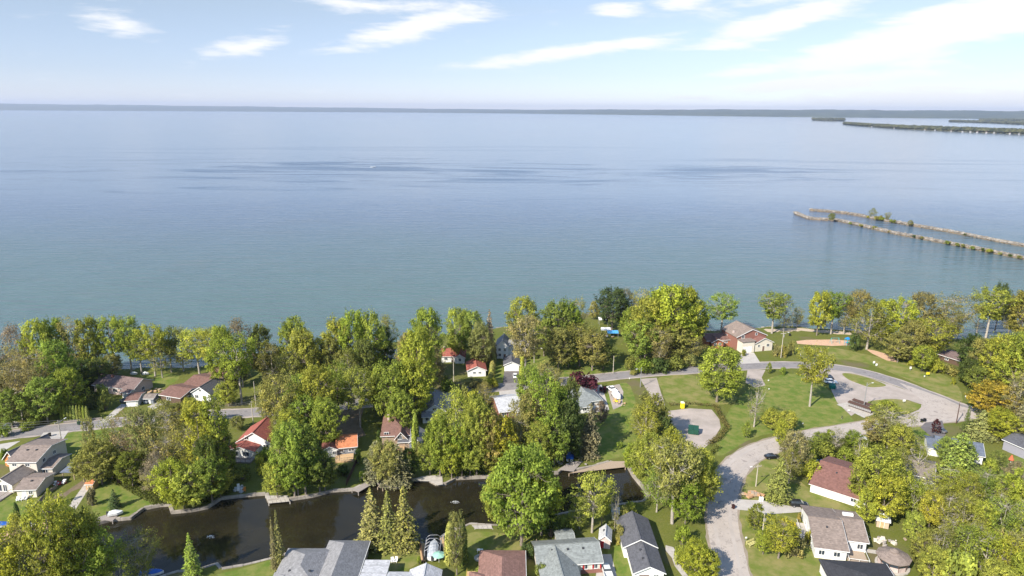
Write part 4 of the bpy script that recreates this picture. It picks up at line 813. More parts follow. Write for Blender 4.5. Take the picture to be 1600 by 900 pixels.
def door(parent, side, blk, u, w, h, mt, z=0.05, panels=0, nm='door'):
    o, al, out = place_on(side, blk, u, z, w, h); b = MB(); obox(b,o,al,out,0,w,0,h,-.04,.04)
    d = b.obj(nm, mt, parent)
    if panels:
        for k in range(panels): q = MB(); obox(q,o,al,out,.08,w-.08,h*k/panels+.05,h*(k+1)/panels-.05,.035,.07); q.obj('panel', mt, d)
    else: q = MB(); obox(q,o,al,out,w*.84,w*.92,h*.45,h*.5,.04,.10); q.obj('handle', DKMETAL, d)
    f = MB(); t = .09; obox(f,o,al,out,-t,0,0,h+t,-.03,.06); obox(f,o,al,out,w,w+t,0,h+t,-.03,.06); obox(f,o,al,out,0,w,h,h+t,-.03,.06); f.obj('door_frame', WHITE, d)
def house(name, label, cat, p1, p2, D, blocks, wall, roof, feats=(), z0=0.0, fm=None, ov=.45, vents=0, chimney=None, trim=True):
    o, W, rz = frame2(p1, p2, z0); t = thing(name, label, cat, tuple(o), rz); fm = fm or WHITE; bl = []; rr = random.Random(int(W*1000))
    for k, bk in enumerate(blocks):
        fx0, y0, fx1, y1, zb, zt, kind, rise = bk[:8]; wm = bk[8] if len(bk) > 8 and bk[8] else wall; rm = bk[9] if len(bk) > 9 and bk[9] else roof
        x0, x1, y0, y1 = fx0*W, fx1*W, y0*D, y1*D; e = .004*k; x0 += e; x1 -= e; y0 += e; y1 -= e; zt -= e
        bl.append((x0, y0, x1, y1)); w = MB()
        if kind in ('gx','gy'): gable_prism(w, x0, y0, x1, y1, zb-.3, zt, rise-.03, kind[1])
        else: w.box(x0, y0, zb-.3, x1, y1, zt)
        if kind != 'o': w.obj('wall', wm, t)
        else:
            for px_, py_ in ((x0+.15,y0+.15),(x1-.15,y0+.15),(x0+.15,y1-.15),(x1-.15,y1-.15)): MB().box(px_-.09,py_-.09,zb-.2,px_+.09,py_+.09,zt).obj('post', WOOD, t)
        r = MB(); rf = None
        if kind in ('gx','gy'):
            roof_gable(r, x0, y0, x1, y1, zt, rise, kind[1], ov); rf = r.obj('roof', rm, t)
            rc = MB(); zr = zt+rise+.17
            if kind == 'gx': rc.box(x0-ov,(y0+y1)/2-.14,zr-.1,x1+ov,(y0+y1)/2+.14,zr+.04)
            else: rc.box((x0+x1)/2-.14,y0-ov,zr-.1,(x0+x1)/2+.14,y1+ov,zr+.04)
            rc.obj('ridge_cap', rm, rf)
        elif kind in ('h','o'):
            roof_hip(r, x0, y0, x1, y1, zt, rise, ov); rf = r.obj('roof', rm, t)
        elif kind == 'flat':
            r.box(x0-ov, y0-ov, zt, x1+ov, y1+ov, zt+.18); rf = r.obj('roof', rm, t)
        if trim and kind == 'gy':                       # barge boards on the gable facing the front
            f = MB(); xm = (x0+x1)/2; hw = (x1-x0)/2; sl = rise/hw
            for s in (-1,1):
                e = hw+ov; a = (xm+s*e, zt-ov*sl); c = (xm, zt+rise); yy = y0-ov-.03
                P = [(a[0],yy,a[1]-.06),(c[0],yy,c[1]-.06),(c[0],yy,c[1]+.19),(a[0],yy,a[1]+.19)]; f.add(P+[(p[0],p[1]+.06,p[2]) for p in P], [(0,1,2,3),(7,6,5,4),(0,4,5,1),(1,5,6,2),(2,6,7,3),(3,7,4,0)])
            f.obj('barge_board', fm, t)
        if trim and kind in ('gx','h'):
            f = MB(); ze = zt-(ov*rise/((y1-y0)/2) if kind == 'gx' else .05); f.box(x0-ov,y0-ov-.12,ze-.04,x1+ov,y0-ov-.005,ze+.11)
            f.obj('gutter', fm, t)
            if kind == 'h': f = MB(); f.box(x1+ov+.005,y0-ov,ze-.04,x1+ov+.12,y1+ov,ze+.11); f.obj('gutter', fm, t)
            if kind == 'gx':
                f = MB(); ym = (y0+y1)/2; hw = (y1-y0)/2; sl = rise/hw
                for s in (-1,1):
                    e = hw+ov; a = (ym+s*e, zt-ov*sl); c = (ym, zt+rise); xx = x1+ov+.01
                    P = [(xx,a[0],a[1]-.04),(xx,c[0],c[1]-.04),(xx,c[0],c[1]+.17),(xx,a[0],a[1]+.17)]; f.add(P+[(p[0]+.05,p[1],p[2]) for p in P], [(0,1,2,3),(7,6,5,4),(0,4,5,1),(1,5,6,2),(2,6,7,3),(3,7,4,0)])
                f.obj('barge_board', fm, t)
        if k == 0 and vents and rf:
            for q in range(vents):
                if kind == 'gx': vx = x0+(x1-x0)*(q+1)/(vents+1); vy = y0+(y1-y0)*.34; vz = zt+rise*.68+.16
                elif kind == 'gy': vx = x0+(x1-x0)*.36; vy = y0+(y1-y0)*(q+1)/(vents+1); vz = zt+rise*.72+.16
                elif kind == 'flat': vx = x0+(x1-x0)*(q+1)/(vents+1); vy = (y0+y1)/2+.6; vz = zt+.18
                else: vx = x0+(x1-x0)*(.3+.4*q/max(1,vents-1)); vy = y0+(y1-y0)*.32; vz = zt+rise*.6+.1
                MB().box(vx-.2,vy-.2,vz-.2,vx+.2,vy+.2,vz+.28).obj('roof_vent', DKMETAL, rf)
        if chimney and k == 0:
            cx, cy, ch, cm = chimney; MB().box(x0+(x1-x0)*cx-.35,y0+(y1-y0)*cy-.35,zt-.2,x0+(x1-x0)*cx+.35,y0+(y1-y0)*cy+.35,zt+rise+ch).obj('chimney', cm, rf)
    for f in feats:
        if f[0] == 'w': _, bi, side, u, z, w, h = f[:7]; window(t, side, bl[bi], u*((bl[bi][2]-bl[bi][0]) if side in 'fb' else (bl[bi][3]-bl[bi][1])), z, w, h, fm, f[7] if len(f) > 7 else 1)
        elif f[0] == 'd': _, bi, side, u, w, h, mt = f[:7]; door(t, side, bl[bi], u*((bl[bi][2]-bl[bi][0]) if side in 'fb' else (bl[bi][3]-bl[bi][1])), w, h, mt)
        elif f[0] == 'gd': _, bi, side, u, w, h, mt = f[:7]; door(t, side, bl[bi], u*((bl[bi][2]-bl[bi][0]) if side in 'fb' else (bl[bi][3]-bl[bi][1])), w, h, mt, panels=4, nm='garage_door')
        elif f[0] == 'box':                             # extra solid part: name, material, x0,y0,z0,x1,y1,z1 in metres
            MB().box(*f[3:9]).obj(f[1], f[2], t)
        elif f[0] == 'rail':                            # railing: posts and rails round three sides of a deck
            _, mt, x0, y0, x1, y1, z = f; b = MB()
            b.box(x0,y0,z+.95,x1,y0+.07,z+1.05); b.box(x0,y0+.07,z+.95,x0+.07,y1,z+1.05); b.box(x1-.07,y0+.07,z+.95,x1,y1,z+1.05); b.obj('rail', mt, t)
            n = max(2, int((x1-x0)/1.5))
            for q in range(n+1): xx = x0+.045+(x1-x0-.09)*q/n; MB().box(xx-.04,y0+.005,z,xx+.04,y0+.065,z+.95).obj('post', mt, t)
    return t
S = siding_mat
RD = mat('red_paint', (.45,.03,.03), (.36,.025,.025), 2, .5); BRN = mat('brown_door', (.20,.12,.09), None, 2, .6); DKWALL = siding_mat('brown_siding', (.11,.07,.05)); ORG = mat('orange_stucco', (.50,.20,.07), (.42,.16,.05), 1, .8)
# (fx0, y0, fx1, y1, base z, eave z, roof, rise [, wall, roof material])
house('bungalow','white brick bungalow with a mottled brown roof by the lakeshore lawn, left','house',(148,612),(210,620),9,[(0,0,1,1,0,2.9,'gx',2.2),(.82,-.22,1,0,0,2.5,'gx',.5,WSIDE)],PALEBRICK,ROOF['purple'],
      [('w',0,'f',.08,1,1.4,1.1),('w',0,'f',.27,1,1.8,1.1),('w',0,'f',.48,1,1.8,1.1),('d',0,'f',.66,.95,2.05,BRN),('w',0,'r',.4,1,1.4,1.1)],chimney=(.3,.4,.6,BRICK))
house('long_house','long low house with three stepped brown roofs beside the bungalow','house',(252,627),(276,631),30,[(0,0,1.3,.34,0,2.6,'gx',1.2),(.2,.33,1.85,.68,0,2.9,'gx',1.3),(.45,.67,1.9,1,0,3.1,'gx',1.3)],DKWALL,ROOF['brown'],
      [('w',0,'f',.3,1,1.6,1.1),('w',0,'r',.3,.9,1.4,1.0),('w',1,'r',.3,.9,1.4,1.0),('w',2,'r',.5,.9,1.4,1.0)])
house('garage','small white garage with a flat-pitched brown roof beside the bungalow driveway','garage',(198,636),(216,635),6.5,[(0,0,1,1,0,2.4,'gx',.7)],WHITE,ROOF['brown'],[('gd',0,'f',.18,2.6,2.0,WHITE)])
house('shed','small grey shed between the white garage and the long brown house','shed',(226,631),(240,631),4,[(0,0,1,1,0,2.1,'gx',.6)],GSIDE,ROOF['greybrown'],[('d',0,'f',.4,.9,1.9,WHITE)])
house('cottage','white gabled cottage behind trees, right of the long brown house','house',(300,625),(330,628),9,[(0,0,1,1,0,2.9,'gy',2.4)],WSIDE,ROOF['slate'],[('w',0,'f',.2,1,1.2,1.1),('w',0,'f',.6,1,1.2,1.1),('w',0,'f',.42,3.6,.9,.8)])
house('brown_cottage','dark brown roofed cottage behind the white gabled cottage','house',(326,612),(345,611),10,[(0,0,1,1,0,2.8,'gx',1.8)],DKWALL,ROOF['brown'],[('w',0,'f',.3,1,1.2,1)])
house('cottage','pale cottage mostly hidden by trees at the far left edge','house',(4,617),(38,617),8,[(0,0,1,1,0,2.6,'gx',1.6)],PALEBRICK,ROOF['greybrown'],[('w',0,'f',.2,1,1.4,1.0),('w',0,'f',.6,1,1.4,1.0)])
house('cottage','pale cottage behind lakeshore trees, left of the white brick bungalow','house',(60,608),(85,608),7,[(0,0,1,1,0,2.6,'gx',1.4)],WSIDE,ROOF['taupe'],[('w',0,'f',.3,1,1.4,1.0)])
house('dark_house','low house with a black gable roof and an orange gable end, left edge','house',(9,728),(28,733),11,[(0,0,1,1,0,2.4,'gy',2.6)],ORG,ROOF['slate'],[('w',0,'f',.38,2.6,1.0,.8),('w',0,'f',.2,.9,1.0,1.0)])
house('two_storey_house','beige two-storey house with a wide grey-brown roof below the west road','house',(18,748),(61,748),13,[(0,0,1,1,0,5.3,'gx',1.4),(1,.1,1.42,.7,0,2.6,'gx',.8)],BEIGE,ROOF['taupe'],
      [('w',0,'f',.13,3.9,1.1,.7),('w',0,'f',.60,3.9,1.1,.7),('w',0,'r',.2,3.6,1.1,1.0),('w',0,'r',.55,3.6,1.1,1.0),('w',0,'f',.65,1.0,1.2,1.0),('w',1,'f',.2,.9,1.2,1.1)],vents=2)
house('canal_cottage','cream cottage with a front gable and glass doors beside a deck, lower left','house',(-8,769),(21,771),14,[(0,0,1,1,0,2.7,'gy',1.5)],CREAM,ROOF['greybrown'],
      [('w',0,'f',.12,.5,1.7,1.9),('w',0,'f',.52,.5,1.1,1.9),('w',0,'r',.15,1,1.2,1.0),('w',0,'r',.5,1,1.2,1.0),('box','deck',GREYWOOD,-1,-4.5,0,5.2,-.05,.35),('rail',WOOD,-1,-4.5,5.2,-.1,.35)])
house('garage','cream garage with a low brown roof, right of the canal cottage','garage',(28,778),(58,777),8,[(0,0,1,1,0,2.5,'gx',.9)],CREAM,ROOF['taupe'],[('w',0,'f',.62,1,.9,.8),('d',0,'f',.3,.9,2,WHITE)],vents=1)
house('gazebo','open garden shelter with a dark blue-grey roof on wooden posts','gazebo',(98,750),(117,750),5,[(0,0,1,1,0,2.4,'o',1.3)],WOOD,ROOF['bluegrey'],ov=.3)
house('shed','small orange wooden shed above the garden path, lower left','shed',(135,766),(146,766),2.4,[(0,0,1,1,0,1.8,'gx',.5)],NEWWOOD,ROOF['orange'],[('d',0,'f',.3,.8,1.6,NEWWOOD)],ov=.2)
house('hidden_house','cream house glimpsed through the trees left of the red-roofed chalet','house',(207,738),(240,738),9,[(0,0,1,1,0,3.0,'gx',2)],CREAM,ROOF['brown'],[('w',0,'f',.2,1,1.3,1.2),('w',0,'f',.6,1,1.6,1.2),('d',0,'f',.45,.9,2,BRN)])
house('chalet','white chalet with a weathered red roof and a lower front gable','house',(372,705),(424,707),10,[(0,0,1,1,0,3.2,'gy',3.2),(-.12,-.42,.66,0,0,2.5,'gy',1.2)],WSIDE,ROOF['red'],
      [('w',0,'f',.25,4.0,1.0,1.1),('w',0,'f',.78,1.2,1.5,1.3),('w',1,'f',.2,.8,1.7,1.3),('w',1,'f',.6,.8,1.8,1.3),('box','porch',GREYWOOD,-2,-7,0,7,-4.4,.4),('rail',DKWOOD,-2,-7,7,-4.4,.4)])
house('cottage','low cottage with a bright orange metal roof and a wooden deck by the canal','house',(505,716),(557,711),8,[(.42,.1,1,1.1,0,2.6,'gx',1.4,GSIDE,ROOF['orange']),(0,0,.42,1,0,2.6,'gy',1.0,WSIDE,ROOF['darkred'])],GSIDE,ROOF['orange'],
      [('w',0,'f',.15,1.1,1.0,.8),('w',0,'f',.6,1.1,1.6,.8),('w',1,'f',.1,1,.8,.9),('d',1,'f',.4,1.1,2.0,WHITE),('w',1,'f',.72,1,.8,.9),('box','deck',NEWWOOD,3.6,-3.8,0,8.8,.6,.4),('rail',WOOD,3.6,-3.8,8.8,.6,.4)])
house('hip_house','tall house with a steep dark brown hip roof behind a spreading tree','house',(597,696),(641,694),13.5,[(0,0,.95,1,0,3.2,'h',3.2),(.5,-.15,.88,.3,0,3.3,'gy',1.9),(.62,-.22,1.04,.1,0,2.4,'h',.8,None,ROOF['slate'])],mat('tan_stone',(.36,.27,.20),(.26,.20,.15),2,.9,.2),ROOF['brown'],
      [('w',0,'f',.1,3.2,1.3,1.1),('w',1,'f',.25,2.9,1.1,1.1),('w',1,'f',.25,.9,1.3,1.2),('box','deck',NEWWOOD,0,-5,0,7,-2.6,.9),('rail',NEWWOOD,0,-5,7,-2.6,.9)],chimney=(.2,.6,.2,PALEBRICK))
house('guest_cabin','tall narrow grey cabin with a white window facing the canal','cabin',(640,706),(659,706),8,[(0,0,1,1,0,3.1,'gy',1.3)],GSIDE,ROOF['grey'],[('w',0,'f',.45,1.6,1.1,.9),('box','deck',RD,-.1,-1.6,0,3.5,-.05,.5)],ov=.25)
house('grey_house','grey-roofed house with white side boards by the middle road','house',(664,656),(695,654),14,[(0,0,1,1,0,3.0,'gy',2.2),(-.12,-.18,.35,.05,0,2.4,'gx',.7)],WSIDE,ROOF['grey'],[('w',0,'f',.55,.9,1.5,1.3),('w',0,'f',.4,3.2,1.0,.8),('w',1,'f',.3,.9,1,1)],vents=2)
house('lake_house','grey-roofed lakeside house mostly hidden behind green trees','house',(577,573),(620,570),10,[(0,0,1,1,0,2.9,'gx',2.0)],WSIDE,ROOF['lightgrey'],[('w',0,'f',.2,1,1.4,1.1),('w',0,'f',.55,1,1.6,1.1)],chimney=(.6,.3,.7,BRICK))
house('red_roof_cottage','white cottage with a red roof, behind the red-roofed garage','house',(690,566),(726,566),9,[(0,0,.62,1,0,2.7,'gx',1.6),(.6,-.15,1,.8,0,2.6,'gy',1.2)],WSIDE,ROOF['red'],[('w',0,'f',.2,1,1.2,1.0),('w',1,'f',.38,1,.9,1.1),('d',0,'f',.7,.9,2,BRN)],chimney=(.15,.5,.9,PALEBRICK))
house('garage','white garage with a bright red roof and two small front windows','garage',(731,589),(759,588),9,[(0,0,1,1,0,2.7,'gy',1.5)],WSIDE,ROOF['red'],[('w',0,'f',.3,1.3,.9,.7),('w',0,'f',.6,1.3,.9,.7)])
house('white_house','white two-storey house with grey roof behind the white garage','house',(775,560),(808,561),9,[(0,0,.6,1,0,5.4,'gy',2.4),(.6,.1,1.12,1,0,4.8,'gx',1.9)],WSIDE,ROOF['grey'],[('w',0,'f',.2,3.4,.9,1.1),('w',0,'f',.6,3.4,.9,1.1),('w',0,'f',.2,1,1,1.2),('d',0,'f',.6,.9,2,BRN),('w',1,'f',.3,2.8,.9,1),('w',1,'f',.6,1,1.2,1.1)])
house('garage','white double garage with a dark grey roof at the head of a dark drive','garage',(788,580),(811,580),8,[(0,0,1,1,0,2.7,'gy',1.3)],WHITE,ROOF['slate'],[('gd',0,'f',.13,4.6,2.2,WHITE)])
house('grey_bungalow','grey-green hip-roofed bungalow beside the purple-leaved tree','house',(903,640),(939,636),13,[(0,0,1,1,0,2.7,'h',2.0),(-.08,-.25,.4,.1,0,2.4,'gx',.8)],WSIDE,ROOF['greygreen'],[('w',0,'f',.55,1,1.4,1.1),('w',1,'f',.3,.9,1.2,1.0)])
house('brick_house','low brick house with a light grey roof almost hidden in yellow-green trees','house',(781,656),(816,652),13,[(0,0,1,1,0,2.9,'gx',2.1),(.7,-.4,1.1,0,0,2.6,'gy',1.1,WSIDE)],BRICK,ROOF['lightgrey'],[('w',0,'f',.1,1,1.4,1.1),('w',0,'f',.4,1,1.4,1.1),('w',1,'f',.2,.5,.6,1.8),('w',1,'f',.5,.5,.6,1.8)])
house('red_brick_cottage','orange-brick cottage with a brown roof, left of the large brick house','house',(1104,543),(1140,541),9,[(0,0,1,1,0,3.2,'gx',1.3),(.12,-.22,.62,.3,0,3.0,'gy',1.3)],mat('orange_brick',(.40,.15,.08),(.32,.11,.06),5,.9,.2),ROOF['brown'],[('w',1,'f',.2,1.6,1,.9),('w',1,'f',.6,1.6,1,.9),('w',0,'f',.8,1.7,1,.9),('w',0,'f',.7,.8,.8,.8)])
house('large_brick_house','large red brick lakeside house with cream garage and cream front gable','house',(1151,548),(1199,544),13,[(.0,0.05,.95,1,0,6.0,'gy',3.0,None,ROOF['taupe']),(.03,-.25,.42,.06,0,5.0,'flat',0,CREAM,ROOF['taupe']),(.46,-.22,1.02,.3,0,3.9,'gy',2.0,CREAM,ROOF['brick'])],BRICK,ROOF['taupe'],
      [('gd',1,'f',.08,4.1,2.6,WHITE),('w',0,'f',.62,6.3,.9,.9,0),('w',0,'f',.16,5.2,1.3,1.2),('w',2,'f',.15,2.0,1.0,1.0),('w',2,'f',.66,2.0,1.3,1.1),('d',2,'f',.42,1.0,2.2,BRN),('w',0,'l',.3,3.6,1.0,1.0)],chimney=(.06,.35,-1.6,PALEBRICK))
house('cottage','low cottage with a flat brown roof between shrubs at the right lakeshore','house',(1466,562),(1500,573),9,[(0,0,1,1,0,2.6,'gx',1.0)],DKWALL,ROOF['purple'],[('w',0,'f',.3,1,1.3,1)],ov=.7)
house('brown_roof_house','long house with a brick-brown roof and a plain white front wall, right of the road','house',('m',81.6,166.4),('m',92.6,157.6),19,[(0,0,1,1,0,2.5,'gx',2.7)],WSIDE,ROOF['brick'],[('w',0,'r',.4,1,1.2,1),('w',0,'f',.72,1.1,1.2,.9)],vents=2)
house('large_bungalow','large bungalow with a wide taupe roof, white porch and black car behind','house',('m',70.7,138.0),('m',82.4,135.4),17.2,[(0,0,.56,1,0,2.9,'gx',2.3),(.55,.26,1.0,.985,0,2.95,'gx',1.75)],WSIDE,ROOF['taupe'],
      [('w',0,'f',.12,1,1.2,1.1),('w',0,'f',.6,1,1.3,1.1),('w',0,'l',.3,.9,1.2,1.3),('w',0,'l',.5,.9,1.2,1.3),('w',0,'l',.68,.9,1.2,1.3),('w',1,'f',.1,.9,1.2,1.2),('w',1,'f',.65,.9,1.2,1.2),('box','porch',WOOD,7.2,-.6,0,11.6,4.3,.35),('rail',WHITE,7.2,-.6,11.6,4.2,.35),('box','skylight',WHITE,8.4,12.6,4.3,10.8,13.4,4.85),('box','side_porch',CONCRETE,-1.8,6.5,0,-.05,13.5,.3),('rail',WHITE,-1.8,6.5,-.1,13.4,.3)],vents=1)
house('dark_roof_house','house with a nearly black hip roof at the bottom edge by the lawn','house',('m',68.0,118),('m',81.5,116.5),15.0,[(0,0,1,1,0,2.9,'h',2.3),(.7,-.2,1.5,.6,0,2.7,'h',1.6)],WSIDE,ROOF['black'],[],vents=1)
house('shed','small white shed with a brown roof in the thicket at lower right','shed',(1399,777),(1417,782),3.4,[(0,0,1,1,0,2.2,'gx',.7)],WSIDE,ROOF['brown'],[],ov=.2)
house('playhouse','tiny white shed with one black window below the brown-roofed shed','shed',(1399,798),(1407,798),1.8,[(0,0,1,1,0,2.2,'gy',.5)],WSIDE,ROOF['lightgrey'],[('w',0,'f',.3,1.0,.5,.6)],ov=.15)
house('shed','small tan shed with a shiny white metal roof behind the large bungalow','shed',(1369,823),(1388,827),4,[(0,0,1,1,0,2.0,'gx',.8)],TANS,mat('white_metal_roof',(.75,.76,.78),(.68,.69,.7),1,.4),[('d',0,'f',.3,.8,1.8,NEWWOOD)],ov=.25)
house('blue_roof_house','white house with a blue-grey roof stretching behind the dark tree at right','house',(1450,713),(1535,728),9,[(.0,.1,.16,1,0,2.6,'gx',1.2),(.16,.1,1.0,1.1,0,2.8,'gx',1.8)],WSIDE,ROOF['bluegrey'],[('w',1,'r',.4,1,1.2,1)])
house('long_shed','long grey metal-sided building with a black roof at the right edge','shed',(1566,702),(1640,735),9,[(0,0,1,1,0,3.3,'gx',1.2)],siding_mat('grey_metal_siding',(.27,.265,.30)),ROOF['slate'],[],vents=1)
house('shaded_house','grey-brown roofed house showing between bare branches, left of the dark tree','house',(1414,752),(1456,762),11,[(0,0,1,1,0,2.7,'gx',1.6),(.7,-.3,1.1,0,0,2.5,'gy',1)],GSIDE,ROOF['greybrown'],[])
house('big_grey_house','large house with a many-sided grey hip roof at the bottom edge by the canal','house',('m',-50.2,118),('m',-33,118),20.4,[(0,.15,.62,.85,0,3.0,'h',2.7),(.5,0,1.0,1.0,0,3.0,'h',2.8),(-.02,-.1,.3,.45,0,2.8,'h',1.8)],PALEBRICK,ROOF['grey'],[('w',0,'l',.3,1,1.4,1.2)],vents=4)
house('flat_roof_house','low building with a plain pale grey roof beside the large grey house','house',('m',-31.8,120),('m',-27.1,120),11.6,[(0,0,1,1,0,2.8,'gx',.3)],WSIDE,ROOF['lightgrey'],[],vents=2)
house('pale_roof_house','house with a pale grey cross-gabled roof below the boat lift','house',('m',-26,116),('m',-15.2,116),12.6,[(0,0,.5,.93,0,2.8,'gx',1.3),(.42,-.1,1,1,0,2.8,'gy',1.5)],WSIDE,ROOF['lightgrey'],[],vents=3)
house('rose_roof_house','house with a rosy brown hip roof beside the yellow-railed deck','house',('m',-7.6,116),('m',3.0,116),19.4,[(.1,0,1,1,0,2.8,'h',2.2),(-.08,.1,.35,.62,0,2.6,'h',1.3)],TANS,ROOF['rose'],[('box','deck',NEWWOOD,-2,12.5,0,2.2,15.6,.5),('rail',mat('yellow_rail',(.62,.48,.08),None,2,.6),-2,12.5,2.2,15.6,.5)],vents=2)
house('red_shutter_bungalow','grey-roofed bungalow with red window shutters and a brick base','house',(842,905),(940,898),9.5,[(0,.1,1,1,0,2.8,'gx',1.9),(0.02,-.6,.58,.5,0,2.75,'gy',1.9),(.42,.95,.68,1.45,0,2.5,'gx',.7)],CREAM,ROOF['greygreen'],
      [('w',0,'f',.70,1.1,1.2,1.2),('w',0,'f',.86,1.1,1.2,1.2),('box','shutter',RD,10.0,.82,1.05,10.35,.90,2.35),('box','shutter',RD,13.9,.82,1.05,14.2,.90,2.35),('box','shutter',RD,12.2,.82,1.05,12.5,.90,2.35),('box','brick_base',BRICK,9.6,.75,0,15.6,.9,.9)],vents=3)
house('garden_shed','small shed with a ribbed pale metal roof and a red door','shed',(936,856),(953,858),4.2,[(0,0,1,1,0,2.4,'gy',1.1)],PALEBRICK,ROOF['lightgrey'],[('d',0,'f',.08,.9,1.9,RD)],vents=1,ov=.3)
house('long_dark_house','long house with a charcoal roof and a white gabled front with brown door','house',(991,912),(1036,912),9,[(0,0,1,1,0,2.9,'gy',1.5),(-.12,1.0,1.03,2.2,0,3.0,'gy',1.9)],WHITE,ROOF['slate'],[('d',0,'f',.15,2.2,2.2,BRN),('w',0,'f',.66,1.3,1.0,.9),('w',0,'l',.25,.8,1,1.6)],vents=2)
house('small_shed','tiny white shed with pale roof beside the canal end','shed',(956,812),(966,813),2.6,[(0,0,1,1,0,2.0,'gx',.7)],WSIDE,ROOF['lightgrey'],[],ov=.2)
# round summer house
def summer_house():
    p = G(1394, 884); t = thing('summer_house','twelve-sided garden summer house with taupe roof on a low stone base','summer house',tuple(p),.2)
    R1 = 3.0; n = 10; b = MB(); b.cyl(0,0,-.1,.35,R1+.6,20); b.obj('base', CONCRETE, t)
    for k in range(n):
        a = 2*math.pi*k/n; a2 = 2*math.pi*(k+1)/n; c = Vector((math.cos((a+a2)/2), math.sin((a+a2)/2),0))*R1*math.cos(math.pi/n); wl = 2*R1*math.sin(math.pi/n); q = MB()
        q.cbox(c.x,c.y,.85,.12,wl,1.0,(a+a2)/2); q.obj('wall_panel', PALEBRICK, t); MB().cyl(R1*math.cos(a),R1*math.sin(a),.35,2.5,.09,6).obj('post', DKWOOD, t)
        q = MB(); q.cbox(c.x,c.y,1.82,.04,wl-.2,.9,(a+a2)/2); q.obj('screen', GLASS, t)
    V = []; 
    for r, z in ((R1+.7,2.45),(R1+.7,2.6),(1.0,3.7),(1.0,3.95),(.05,4.5)):
        for k in range(n): V.append((r*math.cos(2*math.pi*k/n), r*math.sin(2*math.pi*k/n), z))
    MB().add(V, [(q*n+k, q*n+(k+1)%n, (q+1)*n+(k+1)%n, (q+1)*n+k) for q in range(4) for k in range(n)]+[tuple(range(n))[::-1]]).obj('roof', ROOF['taupe'], t)
summer_house()
def picket(label, pts, h, mt, step=2.0):
    P = px(pts); t = thing('fence', label, 'fence', tuple(P[0])); o = P[0]
    for a, c in zip(P, P[1:]):
        a = a-o; c = c-o; d = c-a; n = max(1, int(d.length/step)); rz = math.atan2(d.y, d.x)
        for k in range(n):
            m_ = a+d*((k+.5)/n); b = MB(); b.cbox(m_.x,m_.y,h/2+.05,d.length/n-.16,.05,h-.1,rz); b.obj('panel', mt, t); q = a+d*(k/n); b = MB(); b.cbox(q.x,q.y,h/2+.08,.14,.14,h+.16,rz); b.obj('post', mt, t)
picket('white board fence behind the open lawn right of the white garage', [(838,545),(872,545)], 2.2, WHITE)
picket('brown board fence in the shade behind the west canal lawn', [(184,757),(206,752),(222,750)], 1.5, DKWOOD)
picket('dark board fence running to the canal beside the orange-roofed cottage', [(560,718),(541,760)], 1.6, DKWOOD)
picket('low fence between the canal cottage gardens, lower left', [(50,800),(72,775),(90,762)], 1.0, GREYWOOD)
picket('pale board fence along the left side of the red-shutter bungalow plot', [(838,852),(843,900)], 1.5, WOOD)
picket('brown board fence between the flat roof and the boat lift', [(655,845),(660,870),(662,882)], 1.4, DKWOOD)
picket('low grey rail along the west road verge', [(100,661),(160,655)], .7, GREYWOOD)
# ================================================================ vehicles
PAINT = mat('car_paint', (1,1,1), (.95,.95,.95), 1, .25, spec=.6, objcol=True); TYRE = mat('tyre', (.02,.02,.02), (.03,.03,.03), 3, .9); RIM = mat('rim', (.5,.5,.52), None, 3, .3, metal=.8); LAMPG = mat('headlight_glass', (.7,.7,.68), None, 3, .2)
REDL = mat('tail_light_glass', (.4,.02,.02), None, 3, .3)
def loft(b, secs):                               # secs: (x, half width, z bottom, z top, top half width)
    k = 6; V = []
    for x, hw, zb, zt, tw in secs: V += [(x,-hw*.94,zb),(x,-hw,zb+(zt-zb)*.35),(x,-tw,zt),(x,tw,zt),(x,hw,zb+(zt-zb)*.35),(x,hw*.94,zb)]
    n = len(secs); b.add(V, [(i*k+j, (i+1)*k+j, (i+1)*k+(j+1)%k, i*k+(j+1)%k) for i in range(n-1) for j in range(k)]+[tuple(range(k)), tuple((n-1)*k+j for j in range(k))[::-1]])
